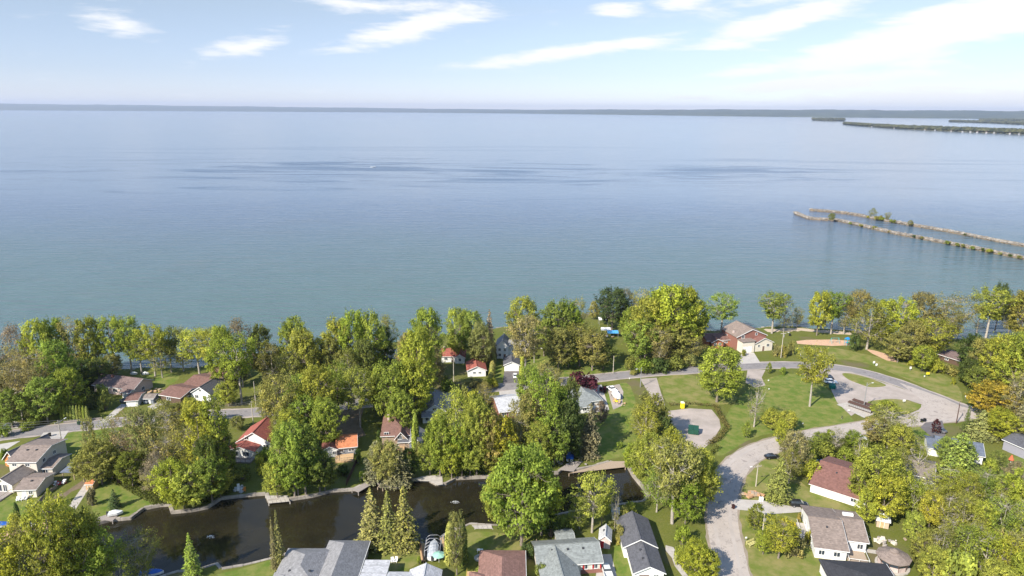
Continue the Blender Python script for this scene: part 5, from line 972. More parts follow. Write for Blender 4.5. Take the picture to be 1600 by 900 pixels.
def car(kind, label, p, rz, color, cat=None, group=None, z=.05):
    names = dict(sedan='parked_car', suv='parked_car', pickup='pickup_truck', van='parked_van')
    q = G(*p); t = thing(names[kind], label, cat or {'pickup':'pickup truck','van':'van'}.get(kind,'car'), (q.x,q.y,z), rz, group)
    b = MB(); c = MB(); r = MB()
    if kind == 'sedan': loft(b,[(-2.25,.72,.42,.78,.6),(-2.1,.86,.3,.95,.74),(-1.2,.9,.25,1.0,.78),(.9,.9,.25,.98,.78),(1.9,.86,.28,.82,.72),(2.25,.68,.4,.66,.55)]); loft(c,[(-1.75,.76,.96,.98,.7),(-1.1,.78,.95,1.38,.6),(.25,.78,.95,1.40,.6),(1.05,.76,.94,.97,.7)]); loft(r,[(-1.1,.60,1.36,1.42,.56),(.25,.60,1.38,1.44,.56)]); wb = 1.35; W_ = .8
    elif kind == 'suv': loft(b,[(-2.3,.75,.45,.95,.7),(-2.15,.92,.35,1.1,.82),(.9,.92,.32,1.12,.82),(1.95,.9,.35,1.02,.78),(2.3,.74,.45,.8,.62)]); loft(c,[(-2.15,.84,1.08,1.2,.78),(-1.85,.84,1.08,1.66,.68),(.35,.84,1.08,1.68,.68),(1.1,.82,1.08,1.12,.74)]); loft(r,[(-1.9,.68,1.63,1.71,.64),(.35,.68,1.65,1.73,.64)]); wb = 1.4; W_ = .85
    elif kind == 'van': loft(b,[(-2.6,.9,.4,1.3,.88),(-2.5,.98,.35,2.05,.84),(1.0,.98,.35,2.1,.84),(1.5,.96,.35,1.4,.85),(2.4,.92,.38,1.1,.75),(2.6,.8,.45,.85,.65)]); loft(c,[(.95,.93,1.35,2.0,.83),(1.62,.92,1.3,1.34,.82)]); loft(r,[(-2.3,.7,2.03,2.12,.65),(.8,.7,2.08,2.14,.65)]); wb = 1.6; W_ = .9
    else:
        loft(b,[(-.6,.92,.45,1.15,.85),(1.2,.95,.4,1.15,.86),(2.4,.93,.42,1.05,.8),(2.7,.8,.5,.9,.68)]); b.box(-2.8,-.95,.55,-.6,.95,.66); b.box(-2.8,-.95,.66,-.6,-.86,1.15); b.box(-2.8,.86,.66,-.6,.95,1.15); b.box(-2.8,-.86,.66,-2.7,.86,1.12)
        loft(c,[(-.6,.85,1.14,1.75,.7),(.7,.85,1.14,1.77,.7),(1.35,.84,1.12,1.15,.76)]); loft(r,[(-.6,.7,1.74,1.83,.66),(.7,.7,1.76,1.84,.66)]); wb = 1.75; W_ = .88
    bo = b.obj('body', PAINT, t); bo.color = (*color,1); c.obj('windows', GLASS, t); ro = r.obj('roof_panel', PAINT, t); ro.color = (*color,1)
    for sx_ in (-1,1):
        for sy in (-1,1):
            w = MB(); w.tube([(sx_*wb,sy*(W_-.1),.33),(sx_*wb,sy*(W_+.12),.33)],[.34,.34],12); wo = w.obj('wheel', TYRE, t); w = MB(); w.tube([(sx_*wb,sy*(W_+.115),.33),(sx_*wb,sy*(W_+.14),.33)],[.2,.2],8); w.obj('rim', RIM, wo)
    ex = {'sedan':2.2,'suv':2.24,'van':2.55,'pickup':2.64}[kind]; bx = {'sedan':-2.22,'suv':-2.28,'van':-2.62,'pickup':-2.82}[kind]; hz = {'sedan':.58,'suv':.75,'van':.8,'pickup':.8}[kind]
    for sy in (-1,1): MB().box(ex-.16,sy*.5-.14,hz-.07,ex+.05,sy*.5+.14,hz+.07).obj('headlight', LAMPG, t); MB().box(bx,sy*.62-.12,hz,bx+.12,sy*.62+.12,hz+.16).obj('tail_light', REDL, t)
    return t
BLK=(.015,.016,.018); WH=(.75,.75,.74); SIL=(.42,.43,.45); BLU=(.05,.20,.35); GRY=(.12,.125,.135)
car('suv','black car on the drive behind the large bungalow',(1248,791),R(-8),BLK)
car('sedan','dark car at the bend of the side road below the bronze tree',(1206,716),R(8),BLK)
car('sedan','white car on the dark drive in front of the white garage',(805,589),R(92),WH)
car('pickup','white pickup truck at the head of the work yard beside the road',(956,611),R(112),WH)
car('van','white van parked behind the white pickup truck in the work yard',(962,621),R(100),WH)
car('suv','white car with its back to the green bin at the parking area',(1298,599),R(-12),WH)
car('sedan','black car next to the white car in the parking area',(1295,591),R(95),BLK)
car('pickup','white truck under the trees behind the brown-roofed house',(1252,725),R(-30),WH)
car('sedan','blue car beside the brown-roofed long house',(1287,727),R(-35),BLU)
car('sedan','silver car in the shade beside the side road and bronze tree',(1343,686),R(-20),SIL)
car('sedan','silver-white car beside the grey-roofed house by the middle road',(667,647),R(80),WH)
car('sedan','dark grey car by the driveway of the white brick bungalow',(199,627),R(50),GRY)
car('suv','grey car parked between the grey shed and the long brown house',(236,628),R(60),SIL)
car('van','white van on the driveway above the beige two-storey house',(67,706),R(28),WH)
car('sedan','dark car on the driveway just left of the white van',(77,709),R(35),GRY)
car('pickup','silver-white pickup on the narrow drive beside the red-shutter bungalow',(948,897),R(95),(.6,.6,.58))
car('sedan','dark car under the trees at the far left driveway',(18,667),R(30),GRY)
car('sedan','white car partly behind branches by the cream hidden house',(243,742),R(20),WH)
car('sedan','dark car beside the purple tree on the drive at right',(1467,674),R(120),GRY)

# ================================================================ boats
HULL = mat('white_hull', (.78,.78,.76), (.66,.66,.64), 2, .35, spec=.5); CANVAS = mat('grey_canvas', (.45,.47,.49), (.33,.35,.37), 2, .8, .2); TARP = mat('blue_tarp', (.03,.14,.50), (.02,.08,.34), 1.5, .6, .3)
def hull(b, L, W, H, z=0):
    secs = [(-L/2,.92,.0),(-L*.2,1,.0),(L*.15,.95,.02),(L*.35,.6,.12),(L/2,.04,.35)]; V = []; k = 5
    for x, w, lift in secs:
        hw = W/2*w; V += [(x,-hw,z+H),(x,-hw*.8,z+H*(.3+lift*.5)),(x,0,z+H*lift),(x,hw*.8,z+H*(.3+lift*.5)),(x,hw,z+H)]
    n = len(secs); b.add(V, [(i*k+j, (i+1)*k+j, (i+1)*k+j+1, i*k+j+1) for i in range(n-1) for j in range(k-1)]+[tuple(range(k))])
    b.add([(x,s*W/2*w,z+H*1.0-.08) for x,w,_ in secs for s in (-1,1)], [(2*i,2*i+1,2*i+3,2*i+2) for i in range(n-1)])
def motorboat(label, p, rz, z, L=5.5, W=2.1, cover=None, nm='motorboat', cm=None):
    q = G(p[0],p[1],z); t = thing(nm, label, 'boat', tuple(q), rz); b = MB(); hull(b,L,W,.95); b.obj('hull', cm or HULL, t)
    if cover:
        c = MB(); V = []; 
        for x, w, h in ((-L*.46,.9,1.0),(-L*.2,1.0,1.45),(L*.05,.98,1.5),(L*.3,.66,1.15),(L*.46,.1,1.02)): V += [(x,-W/2*w,.97),(x,-W/4*w,.97+(h-.97)*.75),(x,0,h),(x,W/4*w,.97+(h-.97)*.75),(x,W/2*w,.97)]
        c.add(V, [(i*5+j,(i+1)*5+j,(i+1)*5+j+1,i*5+j+1) for i in range(4) for j in range(4)]+[tuple(range(5)),(20,21,22,23,24)[::-1]]); c.obj('cover', cover, t)
    else:
        MB().add([(.3,-.8,.9),(.3,.8,.9),(.0,-.7,1.45),(.0,.7,1.45)],[(0,1,3,2)]).box(.31,-.85,.88,.36,.85,.93).obj('windscreen', GLASS, t)
        for yy in (-.45,.45): MB().box(-.9,yy-.25,.45,-.4,yy+.25,.85).box(-.95,yy-.25,.85,-.85,yy+.25,1.25).obj('seat', CANVAS, t)
    MB().box(-L/2-.3,-.2,.3,-L/2,.2,1.35).obj('outboard_motor', DKMETAL, t); return t
# boat lift in its slip, with the big cabin boat on it
lp = G(677,864,0); ang = R(92)
bl_ = thing('boat_lift','steel boat lift with four posts and cross rails in the square slip','boat lift',(lp.x,lp.y,0),ang)
for sx_ in (-2.6,2.6):
    for sy in (-1.75,1.75): MB().box(sx_-.09,sy-.09,-1,sx_+.09,sy+.09,2.3).obj('post', GREYMETAL, bl_)
for sy in (-1.75,1.75): MB().box(-2.6,sy-.05,2.2,2.6,sy+.05,2.35).obj('rail', GREYMETAL, bl_)
for k in range(5): MB().tube([(-2.6+1.3*k,-1.75,2.35),(-2.6+1.3*k,-.9,3.0),(-2.6+1.3*k,.9,3.0),(-2.6+1.3*k,1.75,2.35)],[.04]*4,4).obj('hoop', GREYMETAL, bl_)
motorboat('long white boat under a pale cover hanging in the boat lift',(677,862),ang,.45,7.0,2.5,CANVAS,'cabin_boat')
motorboat('white covered boat on the canal dock below the west lawn',(181,805),R(18),.25,3.4,1.7,HULL)
motorboat('blue-covered boat moored by the canal behind the big lower left tree',(237,899),R(10),-.5,5.2,2.0,TARP)
motorboat('boat under a blue tarp pulled up on the sand at the left edge',(1,824),R(15),.25,5,2,TARP)
motorboat('long white rowing boat lying on the sand bank at lower left',(43,824),R(6),.25,5.6,1.5,None,'rowing_boat')
motorboat('small white boat on the lake lawn behind the trees, left of two',(210,586),R(5),.05,2.4,1.0,HULL); motorboat('small white boat on the lake lawn behind the trees, right of two',(228,586),R(5),.05,2.4,1.0,HULL)
motorboat('tarpaulin-blue boat standing on the bank beside the dark leafy tree',(891,716),R(80),.05,5.2,2.2,TARP)
motorboat('white boat by the lakeshore gap above the blue canopy',(934,526),R(10),.05,6,2.2,HULL)
sb = motorboat('tiny white speedboat crossing the lake ahead of its long wake',(583,261.5),R(8),WATER_Z+.0,10,3.4)
# its wake: thin spreading bands of disturbed water
FOAM = mat('foam', (.62,.66,.70), (.30,.36,.42), .05, .5, contrast=(.3,.7))
wk = smooth(px([(582,261.8),(560,261.2),(530,259.8),(500,258.2),(470,256.8),(430,255.2)], WATER_Z), 6); b = MB(); V = []
n = len(wk)
for i, p in enumerate(wk):
    f = i/(n-1)
    for s in (-1,1):
        nr = Vector((0,1,0)); o_ = 1+f*26; wd = 1.6*(1-f*.8); V += [(p.x,p.y+s*(o_-wd),WATER_Z+.05),(p.x,p.y+s*(o_+wd),WATER_Z+.05)]
b.add(V, [(4*i+k,4*i+k+1,4*i+5+k,4*i+4+k) for i in range(n-1) for k in (0,2)]); tag(b.obj('boat_wake', FOAM), 'thin pale V-shaped wake trailing left of the speedboat', 'wake', kind='stuff')
# two aerating fountains in the canal
for k, (x, y, lb) in enumerate([(329,839,'small splash of white water in the canal above the lone spruce'),(711,785,'small splash of white water in the canal right of the three spruces')]):
    p = G(x,y,-.62); b = MB(); rr = random.Random(k)
    for j in range(60):
        a = rr.uniform(0,6.28); r = rr.random()**.7*.9; h = max(0,.45-r*.5)*rr.random(); s = rr.uniform(.05,.14); b.cbox(p.x+r*1.3*math.cos(a),p.y+r*.7*math.sin(a),p.z+h+.03,s,s,s*.5,a)
    tag(b.obj('splash', mat('spray',(.7,.72,.72),(.5,.52,.52),2,.4)), lb, 'splash', kind='stuff')

# ================================================================ poles and wires
POLEW = mat('pole_wood', (.48,.43,.35), (.36,.32,.26), 2, .9, .2, stretch=(1,1,.2)); ISO = mat('insulator', (.55,.5,.45), None, 3, .4)
def pole(nm, label, x, yb, yt, arm=0, lamp=0, rz=0.0, mt=None, drum=0):
    p = G(x,yb); h = height_at(p, yt); t = thing(nm, label, 'street lamp' if nm == 'street_lamp' else 'utility pole', tuple(p), rz); mt = mt or POLEW
    MB().tube([(0,0,-.5),(0,0,h)],[.17,.11],8).obj('pole', mt, t)
    if arm:
        ar = MB().box(-1.2,-.06,h-.7,1.2,.06,h-.55).obj('cross_arm', mt, t)
        for q in (-1.05,-.4,.4,1.05): MB().cyl(q,0,h-.55,h-.3,.06,6).obj('insulator', ISO, ar)
    if drum: MB().cyl(.35,0,h-2.2,h-1.3,.24,10).obj('transformer', GREYMETAL, t)
    if lamp:
        a = MB().tube([(0,0,h-1.3),(lamp*.8,0,h-.5),(lamp*2.0,0,h-.25)],[.05,.045,.04],6).obj('lamp_arm', GREYMETAL, t); MB().box(min(lamp*1.9,lamp*2.6),-.14,h-.32,max(lamp*1.9,lamp*2.6),.14,h-.2).obj('lamp_head', WHITE, a)
    return Vector((p.x,p.y,h-.3))
pA = pole('utility_pole','tall pole with a lamp arm beside the west driveway',97.5,697,657,1,1,R(70))
pB = pole('utility_pole','pole in the shade above the chalet, nearer the road bend',396,664,627,1,0,R(80))
pB2 = pole('utility_pole','pole among trees across the road from the chalet, farther of two',400,635,596,0,0,R(80))
pC = pole('utility_pole','slim pole on the open lawn right of the tall bronze tree',834.5,567,529,0,0,0)
pole('utility_pole','wooden pole with cross arm right of the large brick house',1220,559,519,1,1,R(10),drum=1)
pole('utility_pole','pale pole with a small arm on the verge above the driveway',1181,760,726,1,-1,R(20))
pole('utility_pole','pole with a transformer in the front garden by the rounded green tree',1191,836,803,0,0,0,drum=1)
pole('utility_pole','dark pole at the road junction beside the junipers',1494,662,627,1,0,R(60),mt=DKWOOD)
pole('street_lamp','pale street lamp with a curved arm at the parking area',1349,640,598,0,1,R(15),mt=GREYMETAL)
pole('street_lamp','thin street lamp beside the road above the gravel track',1000.5,605,574,0,-1,R(30),mt=GREYMETAL)
pD = pole('utility_pole','pole behind the garage with the red roof, by the hedge',709,596,558,1,0,R(80))
pole('utility_pole','thin pole on the lawn left of the purple round tree',958,583,556,0,0,0)
pole('utility_pole','grey pole standing in the gap between lakeshore trees at right',1588,622,577,0,0,0)
WIRE = mat('wire', (.12,.12,.12), None, 3, .5)
def wire(a, c, sag=1.2):
    for dx, dz in ((-.9,0),(.9,0),(0,-1.2)):
        pts = [a.lerp(c,k/8)+Vector((dx*.3,dx,dz-sag*4*(k/8)*(1-k/8))) for k in range(9)]
        b = MB(); b.tube(pts, [.035]*9, 3, False); o = tag(b.obj('power_line', WIRE), None, 'cable', 'overhead power lines'); yield o
pZ = G(-120,700)+Vector((0,0,9))
for s, (a, c, where) in enumerate([(pZ,pA,'from the left edge to the pole by the west driveway'),(pA,pB,'between the west driveway pole and the chalet pole'),(pB,pD,'from the chalet pole to the pole near the red-roofed garage')]):
    for k, o in enumerate(wire(a, c)): o['label'] = ['front strand','rear strand','lower strand'][k]+' of power line '+where

# ================================================================ street and yard furniture
BINM = mat('bin_plastic', (1,1,1), (.85,.85,.85), 2, .6, objcol=True)
def wheelie(label, x, y, col, nm='wheelie_bin', rz=0.2):
    p = G(x,y); t = thing(nm, label, 'bin', (p.x,p.y,.04), rz, 'wheelie bins at the kerb'); b = MB()
    b.add([(-.25,-.28,.12),(.25,-.28,.12),(.25,.28,.12),(-.25,.28,.12),(-.33,-.37,1.05),(.33,-.37,1.05),(.33,.37,1.05),(-.33,.37,1.05)],[(0,3,2,1),(4,5,6,7),(0,1,5,4),(1,2,6,5),(2,3,7,6),(3,0,4,7)]); o = b.obj('bin_body', BINM, t); o.color = (*col,1)
    l = MB().box(-.36,-.4,1.055,.36,.4,1.13).obj('lid', BINM, t); l.color = (*[c*.8 for c in col],1)
    for s in (-1,1): MB().tube([(s*.24,.3,.12),(s*.32,.3,.12)],[.13,.13],8).obj('wheel', TYRE, t)
wheelie('dark wheelie bin at the mouth of the west driveway',78,682,BLK); wheelie('dark green wheelie bin on the far verge of the west road',123,664,(.02,.06,.03)); wheelie('second dark green bin right beside the first on the west road verge',126.5,663.6,(.02,.05,.03))
wheelie('left of two black bins at the drive by the purple tree',1440,660,BLK); wheelie('right of two black bins at the drive by the purple tree',1444.5,659,BLK)
wheelie('dark red-brown bin where the concrete driveway meets the side road',1145.5,795,(.05,.015,.012)); wheelie('small dark bin on the shore grass near the beach rocks',1234,525,BLK); wheelie('small black bin against the brown-roofed house corner',1265,757,BLK)
def dumpster(label, x, y, col, w=2.6, d=1.8, h=1.6, rz=0):
    p = G(x,y); t = thing('dumpster', label, 'dumpster', (p.x,p.y,.05), rz); m1 = mat('dumpster_paint',(1,1,1),(.7,.7,.7),1,.6,objcol=True); b = MB()
    b.add([(-w/2,-d/2,.15),(w/2,-d/2,.15),(w/2,d/2,.15),(-w/2,d/2,.15),(-w/2,-d*.62,h*.8),(w/2,-d*.62,h*.8),(w/2,d/2,h),(-w/2,d/2,h)],[(0,3,2,1),(4,5,6,7),(0,1,5,4),(1,2,6,5),(2,3,7,6),(3,0,4,7)]); o = b.obj('container', m1, t); o.color = (*col,1)
    for s in (-1,1):
        q = MB(); x0 = -w/2-.03 if s < 0 else .04; x1 = -.04 if s < 0 else w/2+.03; q.add([(x0,-d*.64,h*.8+.02),(x1,-d*.64,h*.8+.02),(x1,d/2+.03,h+.02),(x0,d/2+.03,h+.02),(x0,-d*.64,h*.8+.1),(x1,-d*.64,h*.8+.1),(x1,d/2+.03,h+.1),(x0,d/2+.03,h+.1)],[(0,3,2,1),(4,5,6,7),(0,1,5,4),(1,2,6,5),(2,3,7,6),(3,0,4,7)]); l = q.obj('lid', m1, t); l.color = (*[c*.85 for c in col],1)
        for sy in (-1,1): MB().cyl(s*w*.42,sy*d*.38,0,.15,.1,6).obj('caster', TYRE, t)
        MB().box(s*(w/2+.005) if s>0 else -w/2-.14,-.3,.7,w/2+.14 if s>0 else -w/2-.005,.3,.85).obj('lift_pocket', m1, t).color = (*col,1)
dumpster('dark green skip with sloping lid standing on the gravel lot',1083,677,(.02,.09,.06),3.2,2.4,2.2,R(-15)); dumpster('teal green bin at the grass corner of the parking area',1300,607,(.0,.13,.11),2.0,1.6,1.7,R(-10))
p = G(1066,638); t = thing('portable_toilet','bright yellow portable toilet at the corner of the gravel lot','portable toilet',(p.x,p.y,.02),.1); YEL = mat('yellow_plastic',(.78,.66,.03),(.68,.56,.02),2,.5)
MB().box(-.58,-.58,.1,.58,.58,2.15).obj('cabin', YEL, t); MB().box(-.62,-.62,0,.62,.62,.1).obj('base', DKMETAL, t); MB().add([(-.62,-.62,2.155),(.62,-.62,2.155),(.62,.62,2.155),(-.62,.62,2.155),(-.4,-.45,2.45),(.4,-.45,2.45),(.4,.45,2.45),(-.4,.45,2.45)],[(0,3,2,1),(4,5,6,7),(0,1,5,4),(1,2,6,5),(2,3,7,6),(3,0,4,7)]).obj('roof', mat('pale_plastic',(.7,.7,.6),None,2,.5), t); MB().box(-.4,-.62,.2,.4,-.585,1.95).obj('door', YEL, t)
# community mailbox shelters: two long rows of lockers back to back under brown roofs
p0 = G(1330,636); p1 = G(1352,643.5); d = p1-p0; rz = math.atan2(d.y,d.x)
for k, (offy, lb) in enumerate([(0,'nearer of two long brown mailbox banks on the concrete pad'),(3.0,'farther of two long brown mailbox banks on the concrete pad')]):
    t = thing('mailbox_bank', lb, 'mailbox bank', (p0.x-math.sin(rz)*offy,p0.y+math.cos(rz)*offy,.06), rz, 'mailbox banks by the parking area'); L_ = d.length+2
    MB().box(-1,-.35,.35,L_,.35,1.5).obj('cabinet', DKWOOD, t)
    n = 12
    for q in range(n): x0 = -1+(L_+1)*q/n; MB().box(x0+.04,-.40,.5,x0+(L_+1)/n-.04,-.355,1.4).obj('locker_door', GREYMETAL, t)
    for q in range(4): x0 = -.8+(L_+.6)*q/3; MB().box(x0-.08,-.2,0,x0+.08,.2,.345).obj('leg', DKMETAL, t)
    MB().add([(-1.2,-.8,1.55),(L_+.2,-.8,1.55),(L_+.2,.8,1.8),(-1.2,.8,1.8),(-1.2,-.8,1.65),(L_+.2,-.8,1.65),(L_+.2,.8,1.9),(-1.2,.8,1.9)],[(0,3,2,1),(4,5,6,7),(0,1,5,4),(1,2,6,5),(2,3,7,6),(3,0,4,7)]).obj('roof', DKWOOD, t)
def sign(label, x, y, w, h, post, mt, nm='sign', rz=0):
    p = G(x,y); t = thing(nm, label, 'sign', tuple(p), rz); MB().box(-.04,-.04,-.2,.04,.04,post+h).obj('post', GREYMETAL, t); MB().box(-w/2,-.07,post,w/2,-.045,post+h).obj('panel', mt, t)
for lb, x, y, w, h, po, mt_ in [('left of two white notice boards on the grass beyond the road',1365,570,.8,.9,.7,WHITE),('right of two white notice boards on the grass beyond the road',1369,573,.8,.9,.5,WHITE),('white sign on the verge midway along the curving road',1422,579,.8,1.0,.7,WHITE),
    ('yellow road sign with a round edge by the curving road',1449,588,1.3,.9,.8,YEL),('small white marker in front of the yellow road sign',1444,590,.5,.5,.4,WHITE),('white sign on the teardrop grass island',1412,630,1.0,.7,.7,WHITE),('small white sign beyond the junction near the golden tree',1508,624,.5,.6,1.0,WHITE),
    ('white marker post beside the shrubs left of the curving road',1250,557,.4,1.0,.2,WHITE),('small white marker on the green, farther of two',1200.5,596,.5,.4,.3,WHITE),('small white marker on the green, nearer of two',1201,609.5,.5,.4,.3,WHITE),('small white sign on the grass beside the mailbox pad',1326,643,.9,.4,.3,WHITE),
    ('white marker at the edge of the lawn by the lakeside road',983.5,593,.4,.5,.3,WHITE),('dark post at the grass edge above the side road',1315,655,.3,.8,.5,DKMETAL),('small pale marker beside the side road bend',1254,663,.4,.4,.2,WHITE),('small white lawn sign beside the yellow swing in the front garden',1165,846,.5,.4,.9,WHITE)]:
    sign(lb, x, y, w, h, po, mt_)
p = G(1189,783); t = thing('mailbox','white mailbox stand at the top edge of the concrete driveway','mailbox',tuple(p),0); MB().box(-.5,-.3,0,-.1,.3,1.2).obj('cabinet', WHITE, t); MB().box(.1,-.3,0,.5,.3,1.2).obj('cabinet', WHITE, t)
# playground
PL = mat('blue_plastic',(.02,.22,.60),None,2,.4); TL = mat('teal_plastic',(.05,.42,.45),None,2,.4)
p = G(1326,539); t = thing('playground_tower','blue and teal climbing tower with slide on the orange sand','playground',tuple(p),.2)
for x0 in (-1.6,0,1.6):
    for y0 in (-.8,.8): MB().cyl(x0,y0,0,3.0 if x0 < 1 else 2.4,.08,6).obj('post', TL, t)
MB().box(-1.5,-.7,1.2,1.5,.7,1.32).obj('platform', PL, t); MB().add([(-1.8,-1,2.9),(.2,-1,2.9),(.2,1,2.9),(-1.8,1,2.9),(-.8,0,3.8)],[(0,3,2,1),(0,1,4),(1,2,4),(2,3,4),(3,0,4)]).obj('roof', PL, t)
MB().add([(1.5,-.4,1.3),(1.5,.4,1.3),(4.4,.4,.25),(4.4,-.4,.25),(1.5,-.4,1.65),(1.5,.4,1.65),(4.4,.4,.6),(4.4,-.4,.6)],[(0,1,2,3),(0,3,7,4),(1,5,6,2)]).obj('slide', PL, t); MB().box(-1.6,-.85,1.33,1.6,-.78,2.0).obj('side_panel', TL, t)
p = G(1304,536); t = thing('swing_set','pale teal swing frame on the sand left of the blue climbing tower','swing',tuple(p),.1)
for x0 in (-1.8,1.8):
    for s in (-1,1): MB().tube([(x0,s*1.0,0),(x0,0,2.4)],[.06,.06],6).obj('leg', TL, t)
MB().tube([(-1.8,0,2.4),(1.8,0,2.4)],[.06,.06],6).obj('beam', TL, t)
for x0 in (-.7,.7): MB().box(x0-.25,-.12,.5,x0+.25,.12,.56).obj('seat', DKMETAL, t); MB().tube([(x0-.22,0,.56),(x0-.22,0,2.4)],[.02,.02],4).tube([(x0+.22,0,.56),(x0+.22,0,2.4)],[.02,.02],4).obj('chain', GREYMETAL, t)
# canopies and yard pieces near the lake
def canopy(label, x, y, w, d, h, mt, rz=0, nm='canopy'):
    p = G(x,y); t = thing(nm, label, 'canopy', tuple(p), rz)
    for sx_ in (-1,1):
        for sy in (-1,1): MB().box(sx_*w/2-.06,sy*d/2-.06,0,sx_*w/2+.06,sy*d/2+.06,h).obj('post', GREYMETAL, t)
    MB().add([(-w/2-.2,-d/2-.2,h),(w/2+.2,-d/2-.2,h),(w/2+.2,d/2+.2,h),(-w/2-.2,d/2+.2,h),(-w/2-.2,0,h+.9),(w/2+.2,0,h+.9)],[(0,1,5,4),(2,3,4,5),(0,4,3),(1,2,5),(0,3,2,1)]).obj('roof', mt, t)
canopy('bright blue canopy among boats near the lakeshore trees',957,526,4.5,3.5,2.2,mat('sky_blue_canvas',(.08,.32,.62),None,2,.7)); canopy('white round-topped tent at the water edge between lakeshore trees',942,508,4,4,3.2,WHITE)
canopy('white canopy beside the blue one above the sandy patch',946,522,4,3,2.4,WHITE)
def chair(label, x, y, rz, mt=WHITE, grp=None):
    p = G(x,y); t = thing('garden_chair', label, 'chair', tuple(p), rz, grp); MB().box(-.35,-.35,.35,.35,.35,.41).obj('seat', mt, t); MB().add([(-.33,.3,.41),(.33,.3,.41),(.33,.55,1.1),(-.33,.55,1.1),(-.33,.36,.41),(.33,.36,.41),(.33,.61,1.1),(-.33,.61,1.1)],[(0,1,2,3),(7,6,5,4),(0,4,5,1),(2,6,7,3),(0,3,7,4),(1,5,6,2)]).obj('backrest', mt, t)
    for sx_ in (-.3,.3):
        for sy in (-.3,.3): MB().box(sx_-.04,sy-.04,0,sx_+.04,sy+.04,.345).obj('leg', mt, t)
        MB().box(sx_-.08,-.38,.62,sx_+.08,.3,.67).obj('armrest', mt, t)
chair('left of two white garden chairs on the lawn below the spruces',613.5,879,.3,WHITE,'white chairs by the pale roof'); chair('right of two white garden chairs on the lawn below the spruces',618.5,878.5,-.2,WHITE,'white chairs by the pale roof')
chair('white chair on the deck in front of the canal cottage, left',28,783,.4); chair('white chair on the paving below the cream garage, middle',34,782,-.3); chair('white chair on the paving below the cream garage, right',40,781,.1)
chair('white chair beside the chalet porch trees near the canal',373,763,.5); chair('orange-brown garden chair at the water edge below the chalet',382,768,.2,mat('orange_fabric',(.5,.2,.03),None,2,.7))
p = G(750,863); t = thing('garden_table','small white table on the lawn above the round fire pit','table',tuple(p),0); MB().box(-.7,-.35,.68,.7,.35,.75).obj('table_top', WHITE, t)
for sx_ in (-.6,.6):
    for sy in (-.28,.28): MB().box(sx_-.04,sy-.04,0,sx_+.04,sy+.04,.675).obj('leg', WHITE, t)
p = G(750,872); t = thing('fire_pit','round pale stone fire pit with a dark centre near the yellow-railed deck','fire pit',(p.x,p.y,0),0); MB().cyl(0,0,0,.12,1.35,20).obj('paving', CONCRETE, t); MB().cyl(0,0,.125,.4,.55,14).obj('ring', STONE, t); MB().cyl(0,0,.405,.44,.38,12).obj('ash', DKMETAL, t)
p = G(762,865); t = thing('grill','small black grill beside the white table on the lawn','grill',tuple(p),0); MB().cyl(0,0,.6,.95,.32,10,.26).obj('bowl', DKMETAL, t); 
for k in range(3): MB().tube([(0,0,.62),(.35*math.cos(k*2.1),.35*math.sin(k*2.1),0)],[.03,.03],4).obj('leg', DKMETAL, t)
p = G(686,879); t = thing('umbrella','pale green garden umbrella beside the boat slip','umbrella',tuple(p),0); MB().cyl(0,0,0,2.3,.04,6).obj('pole', WHITE, t)
V = [(0,0,2.6)]+[(1.5*math.cos(k*.785),1.5*math.sin(k*.785),2.05) for k in range(8)]; MB().add(V+[(0,0,2.5)], [(0,k+1,(k+1)%8+1) for k in range(8)]+[(9,(k+1)%8+1,k+1) for k in range(8)]).obj('canopy', mat('green_fabric',(.28,.50,.40),None,2,.8), t)
p = G(1461+112,712); 
p = G(1579,723); t = thing('umbrella','closed orange-red umbrella in front of the long grey building','umbrella',tuple(p),0); MB().cyl(0,0,0,2.4,.05,6).obj('pole', WHITE, t); MB().cyl(0,0,1.0,2.5,.75,8,.1).obj('canopy', mat('orange_red_fabric',(.55,.13,.06),None,2,.8), t)
# yellow garden swing frame in the front garden
p = G(1175,852); t = thing('garden_bench','pale yellow slatted garden bench frame lying on the lawn by the road','bench',tuple(p),R(30)); PY = mat('pale_yellow_paint',(.66,.60,.25),None,2,.6)
for k in range(3): MB().box(-1.2,-.4+k*.35,.5,1.2,-.2+k*.35,.56).obj('slat', PY, t)
for k in range(2): MB().box(-1.2,.62,.7+k*.3,1.2,.68,.85+k*.3).obj('slat', PY, t)
for sx_ in (-1.1,1.1): MB().box(sx_-.06,-.4,0,sx_+.06,-.3,.495).obj('leg', PY, t); MB().box(sx_-.06,.70,0,sx_+.06,.78,1.2).obj('leg', PY, t)
# wooden docks and patios at the canal
def dock(label, pts, mt, z=.32, n=12):
    P = px(pts); o = P[0]; t = thing('dock', label, 'dock', (o.x,o.y,0)); a, b_, c, d_ = [q-o for q in P]
    for k in range(n):
        f0, f1 = k/n, (k+.93)/n; q = [a.lerp(b_,f0), a.lerp(b_,f1), d_.lerp(c,f1), d_.lerp(c,f0)]; j = rnd.uniform(-.01,.01)
        MB().add([(v.x,v.y,z-.08+j) for v in q]+[(v.x,v.y,z+j) for v in q],[(0,3,2,1),(4,5,6,7),(0,1,5,4),(1,2,6,5),(2,3,7,6),(3,0,4,7)]).obj('plank', mt, t)
    for q in (a,b_,c,d_): MB().box(q.x-.1,q.y-.1,-1.2,q.x+.1,q.y+.1,z-.09).obj('post', mt, t)
dock('weathered plank dock along the canal below the orange-roofed cottage',[(550,767),(588,749),(590,753),(560,771)],GREYWOOD,.35,10); dock('short wooden jetty slanting to the water right of the plank dock',[(590,762),(602,750),(606,752),(598,764)],WOOD,.3,6)
dock('broad brown timber deck along the canal under the big fir',[(889,741),(955,722),(976,722),(977,731)],WOOD,.32,12); dock('dark timber deck left of the broad canal deck',[(872,735),(892,722),(910,722),(896,738)],GREYWOOD,.30,8)
